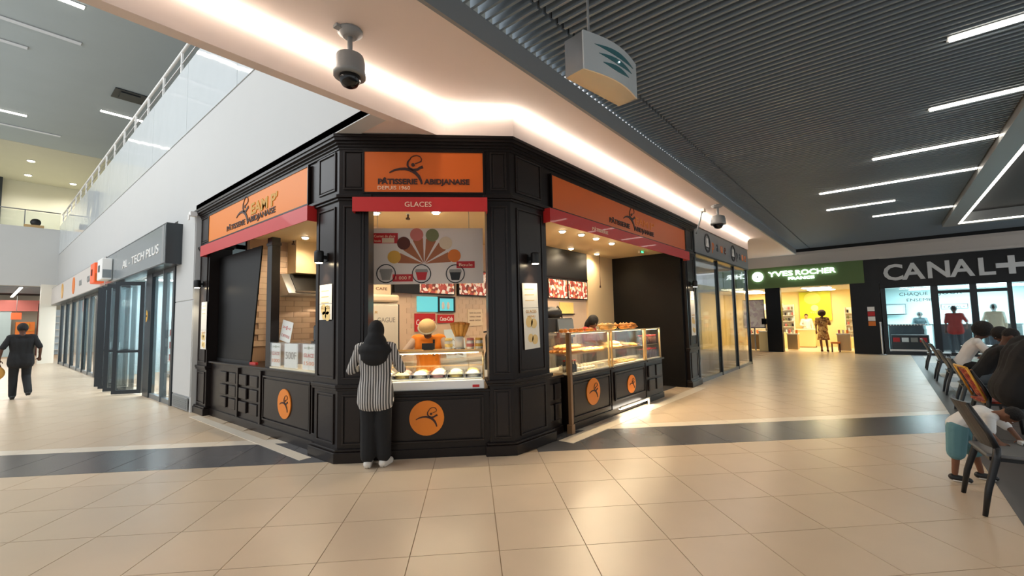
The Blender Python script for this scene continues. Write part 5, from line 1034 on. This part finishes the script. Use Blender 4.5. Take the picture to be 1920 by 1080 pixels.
# --- pastry assistant
person('assistant with dark hair and red top behind the pastry case',(7.85,4.55,0),PI,1.66,dict(head=(0,.10,1.54),neck=(0,.03,1.42),look=V3((0,.8,-.6)),elR=(.26,.08,1.14),wrR=(.14,.28,1.10),elL=(-.26,.08,1.14),wrL=(-.14,.28,1.10)),skin='skin_mid',top='cloth_red',sleeve=.4,bottom='cloth_black',hair=('hair',[((0,-.02,.035),(.115,.115,.12)),((0,-.07,-.06),(.125,.07,.14))]))
# --- walker with a bag
person('walker dressed all in black going away along the corridor',(.70,15.6,0),.03,1.75,dict(elL=(-.30,-.05,1.14),wrL=(-.33,.02,.90),elR=(.29,-.06,1.14),wrR=(.30,.10,.92),knL=(-.10,.06,.49),anL=(-.10,.0,.09),knR=(.10,.06,.50),anR=(.12,-.26,.17)),top='cloth_black',sleeve=.45,hem=.80,bottom='cloth_black',hair=('hair',[((0,-.01,.03),(.095,.11,.11))]),wide=1.25,legw=1.1)
bg = thing('hand_bag','round tan bag carried by the walker in black','bag',(.30,15.62,.62)); MB().ell((0,0,0),(.17,.09,.17),16,10).build('bag_body','waffle',bg); MB().tube([(-.1,0,.12),(-.05,0,.28),(.05,0,.28),(.1,0,.12)],.012,6).build('handle','p_brown',bg); MB().ell((0,-.085,.02),(.06,.02,.06),10,6).build('clasp','straw',bg)
# --- green shop
person('shopper with big afro and flowered dress at the green shop entrance',(23.3,2.05,0),-PI/2,1.72,dict(elR=(.25,.05,1.13),wrR=(.12,.26,1.15),anL=(-.08,0,.09),anR=(.12,.05,.09)),skin='skin_mid',top='cloth_floral',sleeve=.45,bottom='cloth_floral',bkind='skirt',hair=('hair_brown',HAIR_AFRO),shoes='p_brown')
person('saleswoman in white behind the counter of the green shop',(26.55,2.98,0),PI/2,1.64,dict(elR=(.26,.08,1.14),wrR=(.10,.30,1.08)),skin='skin_light',top='cloth_white',sleeve=.9,bottom='cloth_white',hair=('hair_brown',HAIR_SHORT))
# --- TV shop
person('man in a red shirt standing in the doorway of the TV shop',(23.1,-2.0,0),-PI/2,1.80,dict(elR=(.30,.05,1.14),wrR=(.30,.22,.98)),top='cloth_red',sleeve=.45,hem=.82,bottom='denim',hair=('hair',HAIR_SHORT),wide=1.2)
person('tall man in a cream shirt inside the TV shop',(23.4,-3.05,0),-PI/2,1.84,dict(elL=(-.28,.02,1.12)),top='cloth_cream',sleeve=.9,hem=.80,bottom='denim',hair=('hair',HAIR_SHORT),wide=1.25)
person('dark-clothed clerk behind the left counter of the TV shop',(25.6,-1.17,0),PI/2,1.60,dict(elR=(.26,.08,1.14),wrR=(.12,.28,1.12),elL=(-.26,.08,1.14),wrL=(-.12,.28,1.12)),top='cloth_dark_teal',sleeve=.9,bottom='cloth_black',hair=('hair',[((0,-.01,.03),(.105,.11,.11))]))
# --- cafe guests (seated, facing local +y)
def seat_pose(lean, spread=.12, **kw):
    p = dict(pelvis=(0,-.02,.56), belly=(0,.02+lean*.25,.72), chest=(0,.04+lean*.6,.90), neck=(0,.05+lean*.95,1.03), head=(0,.09+lean*1.15,1.17), shL=(-.19,.04+lean*.85,.985), shR=(.19,.04+lean*.85,.985),
      elL=(-.26,.20+lean*.8,.77), wrL=(-.16,.42+lean*.6,.78), elR=(.26,.20+lean*.8,.77), wrR=(.16,.42+lean*.6,.78), hipL=(-.10,.04,.54), hipR=(.10,.04,.54), knL=(-spread,.45,.50), knR=(spread,.45,.50), anL=(-spread,.42,.09), anR=(spread,.42,.09)); p.update(kw); return p
person('seated guest in a white shirt with big dark hair, seen from behind',(12.0,-1.06,0),PI,1.72,seat_pose(.22),top='cloth_white',sleeve=.45,hem=.9,bottom='cloth_black',hair=('hair',[((0,-.04,.04),(.15,.15,.15))]),wide=1.15)
person('seated guest in black with a red sleeve, leaning over the table',(9.9,-1.06,0),PI,1.70,seat_pose(.25),top='cloth_black',sleeve=.7,sleeve_m='cloth_red',bottom='denim',hair=('hair',HAIR_SHORT))
person('broad guest in black seated at the right edge of the picture',(7.75,-1.13,0),PI+.1,1.92,seat_pose(.10,.14),top='cloth_black',sleeve=.9,bottom='cloth_black',hair=('hair',HAIR_SHORT),wide=1.5,fat=.065)
person('guest in a pink top with long dark hair bending to the left over the table',(11.2,-1.93,0),.25,1.68,seat_pose(.32,.12,look=V3((0,.6,-.8))),skin='skin_dark',top='cloth_pink',sleeve=.3,bottom='cloth_pink',hair=('hair',[((0,-.02,.03),(.11,.12,.115)),((.03,-.06,-.12),(.12,.08,.2))]))
cafe_chair('dark cafe chair under the guest in the pink top',11.2,-1.95,.25,'chair_slate','chair_slate','chair_slate')
# --- child leaning over the seat of the nearest chair; local +y is world -y, local +x is world -x
kx,ky,ks = 5.88,-.44,.65
def kw_(x,y,z): return ((kx-x)/ks, (ky-y)/ks, z/ks)
MATS['sneaker'] = MATS['chair_black']
kid = person('child in white shirt and blue shorts bent over the seat of the nearest chair',(kx,ky,0),PI,1.70*ks,dict(pelvis=kw_(5.86,-.45,.52),belly=kw_(5.82,-.52,.60),chest=kw_(5.78,-.61,.645),neck=kw_(5.73,-.69,.655),head=kw_(5.69,-.775,.665),look=V3((0,.3,-1)),shL=kw_(5.86,-.665,.64),shR=kw_(5.64,-.645,.635),elR=kw_(5.56,-.63,.515),wrR=kw_(5.45,-.66,.478),elL=kw_(5.80,-.78,.53),wrL=kw_(5.58,-.80,.485),
  hipL=kw_(5.93,-.47,.50),hipR=kw_(5.80,-.45,.50),knR=kw_(5.82,-.43,.27),anR=kw_(5.84,-.41,.06),knL=kw_(5.97,-.56,.28),anL=kw_(6.04,-.60,.06),footL=(0,.95,.0),footR=(.1,.95,0)),
  skin='skin_mid',top='cloth_white',sleeve=.42,hem=.9,bottom='cloth_teal',bkind='shorts',hair=('hair',HAIR_SHORT),shoes='sneaker',vox=.011,legw=1.22)
for s in kid.children:
    if s.name.startswith('shoe'):
        for q in s.children: q.data.materials[0] = MATS['sole_white']
ty = thing('toy_car','small white and orange toy in the hands of the child','toy',(5.50,-.80,.462),.3); part('toy_body','white',ty,(-.03,.03,-.06,.02,0,.03),bevel=.006); part('toy_cab','p_orange',ty,(-.025,.025,-.10,-.05,.005,.04),bevel=.006); 
for a in (-.035,.035):
    for b_ in (-.06,.0): MB().ell((a,b_,.008),(.006,.012,.012),8,6).build('wheel','chair_black',ty)
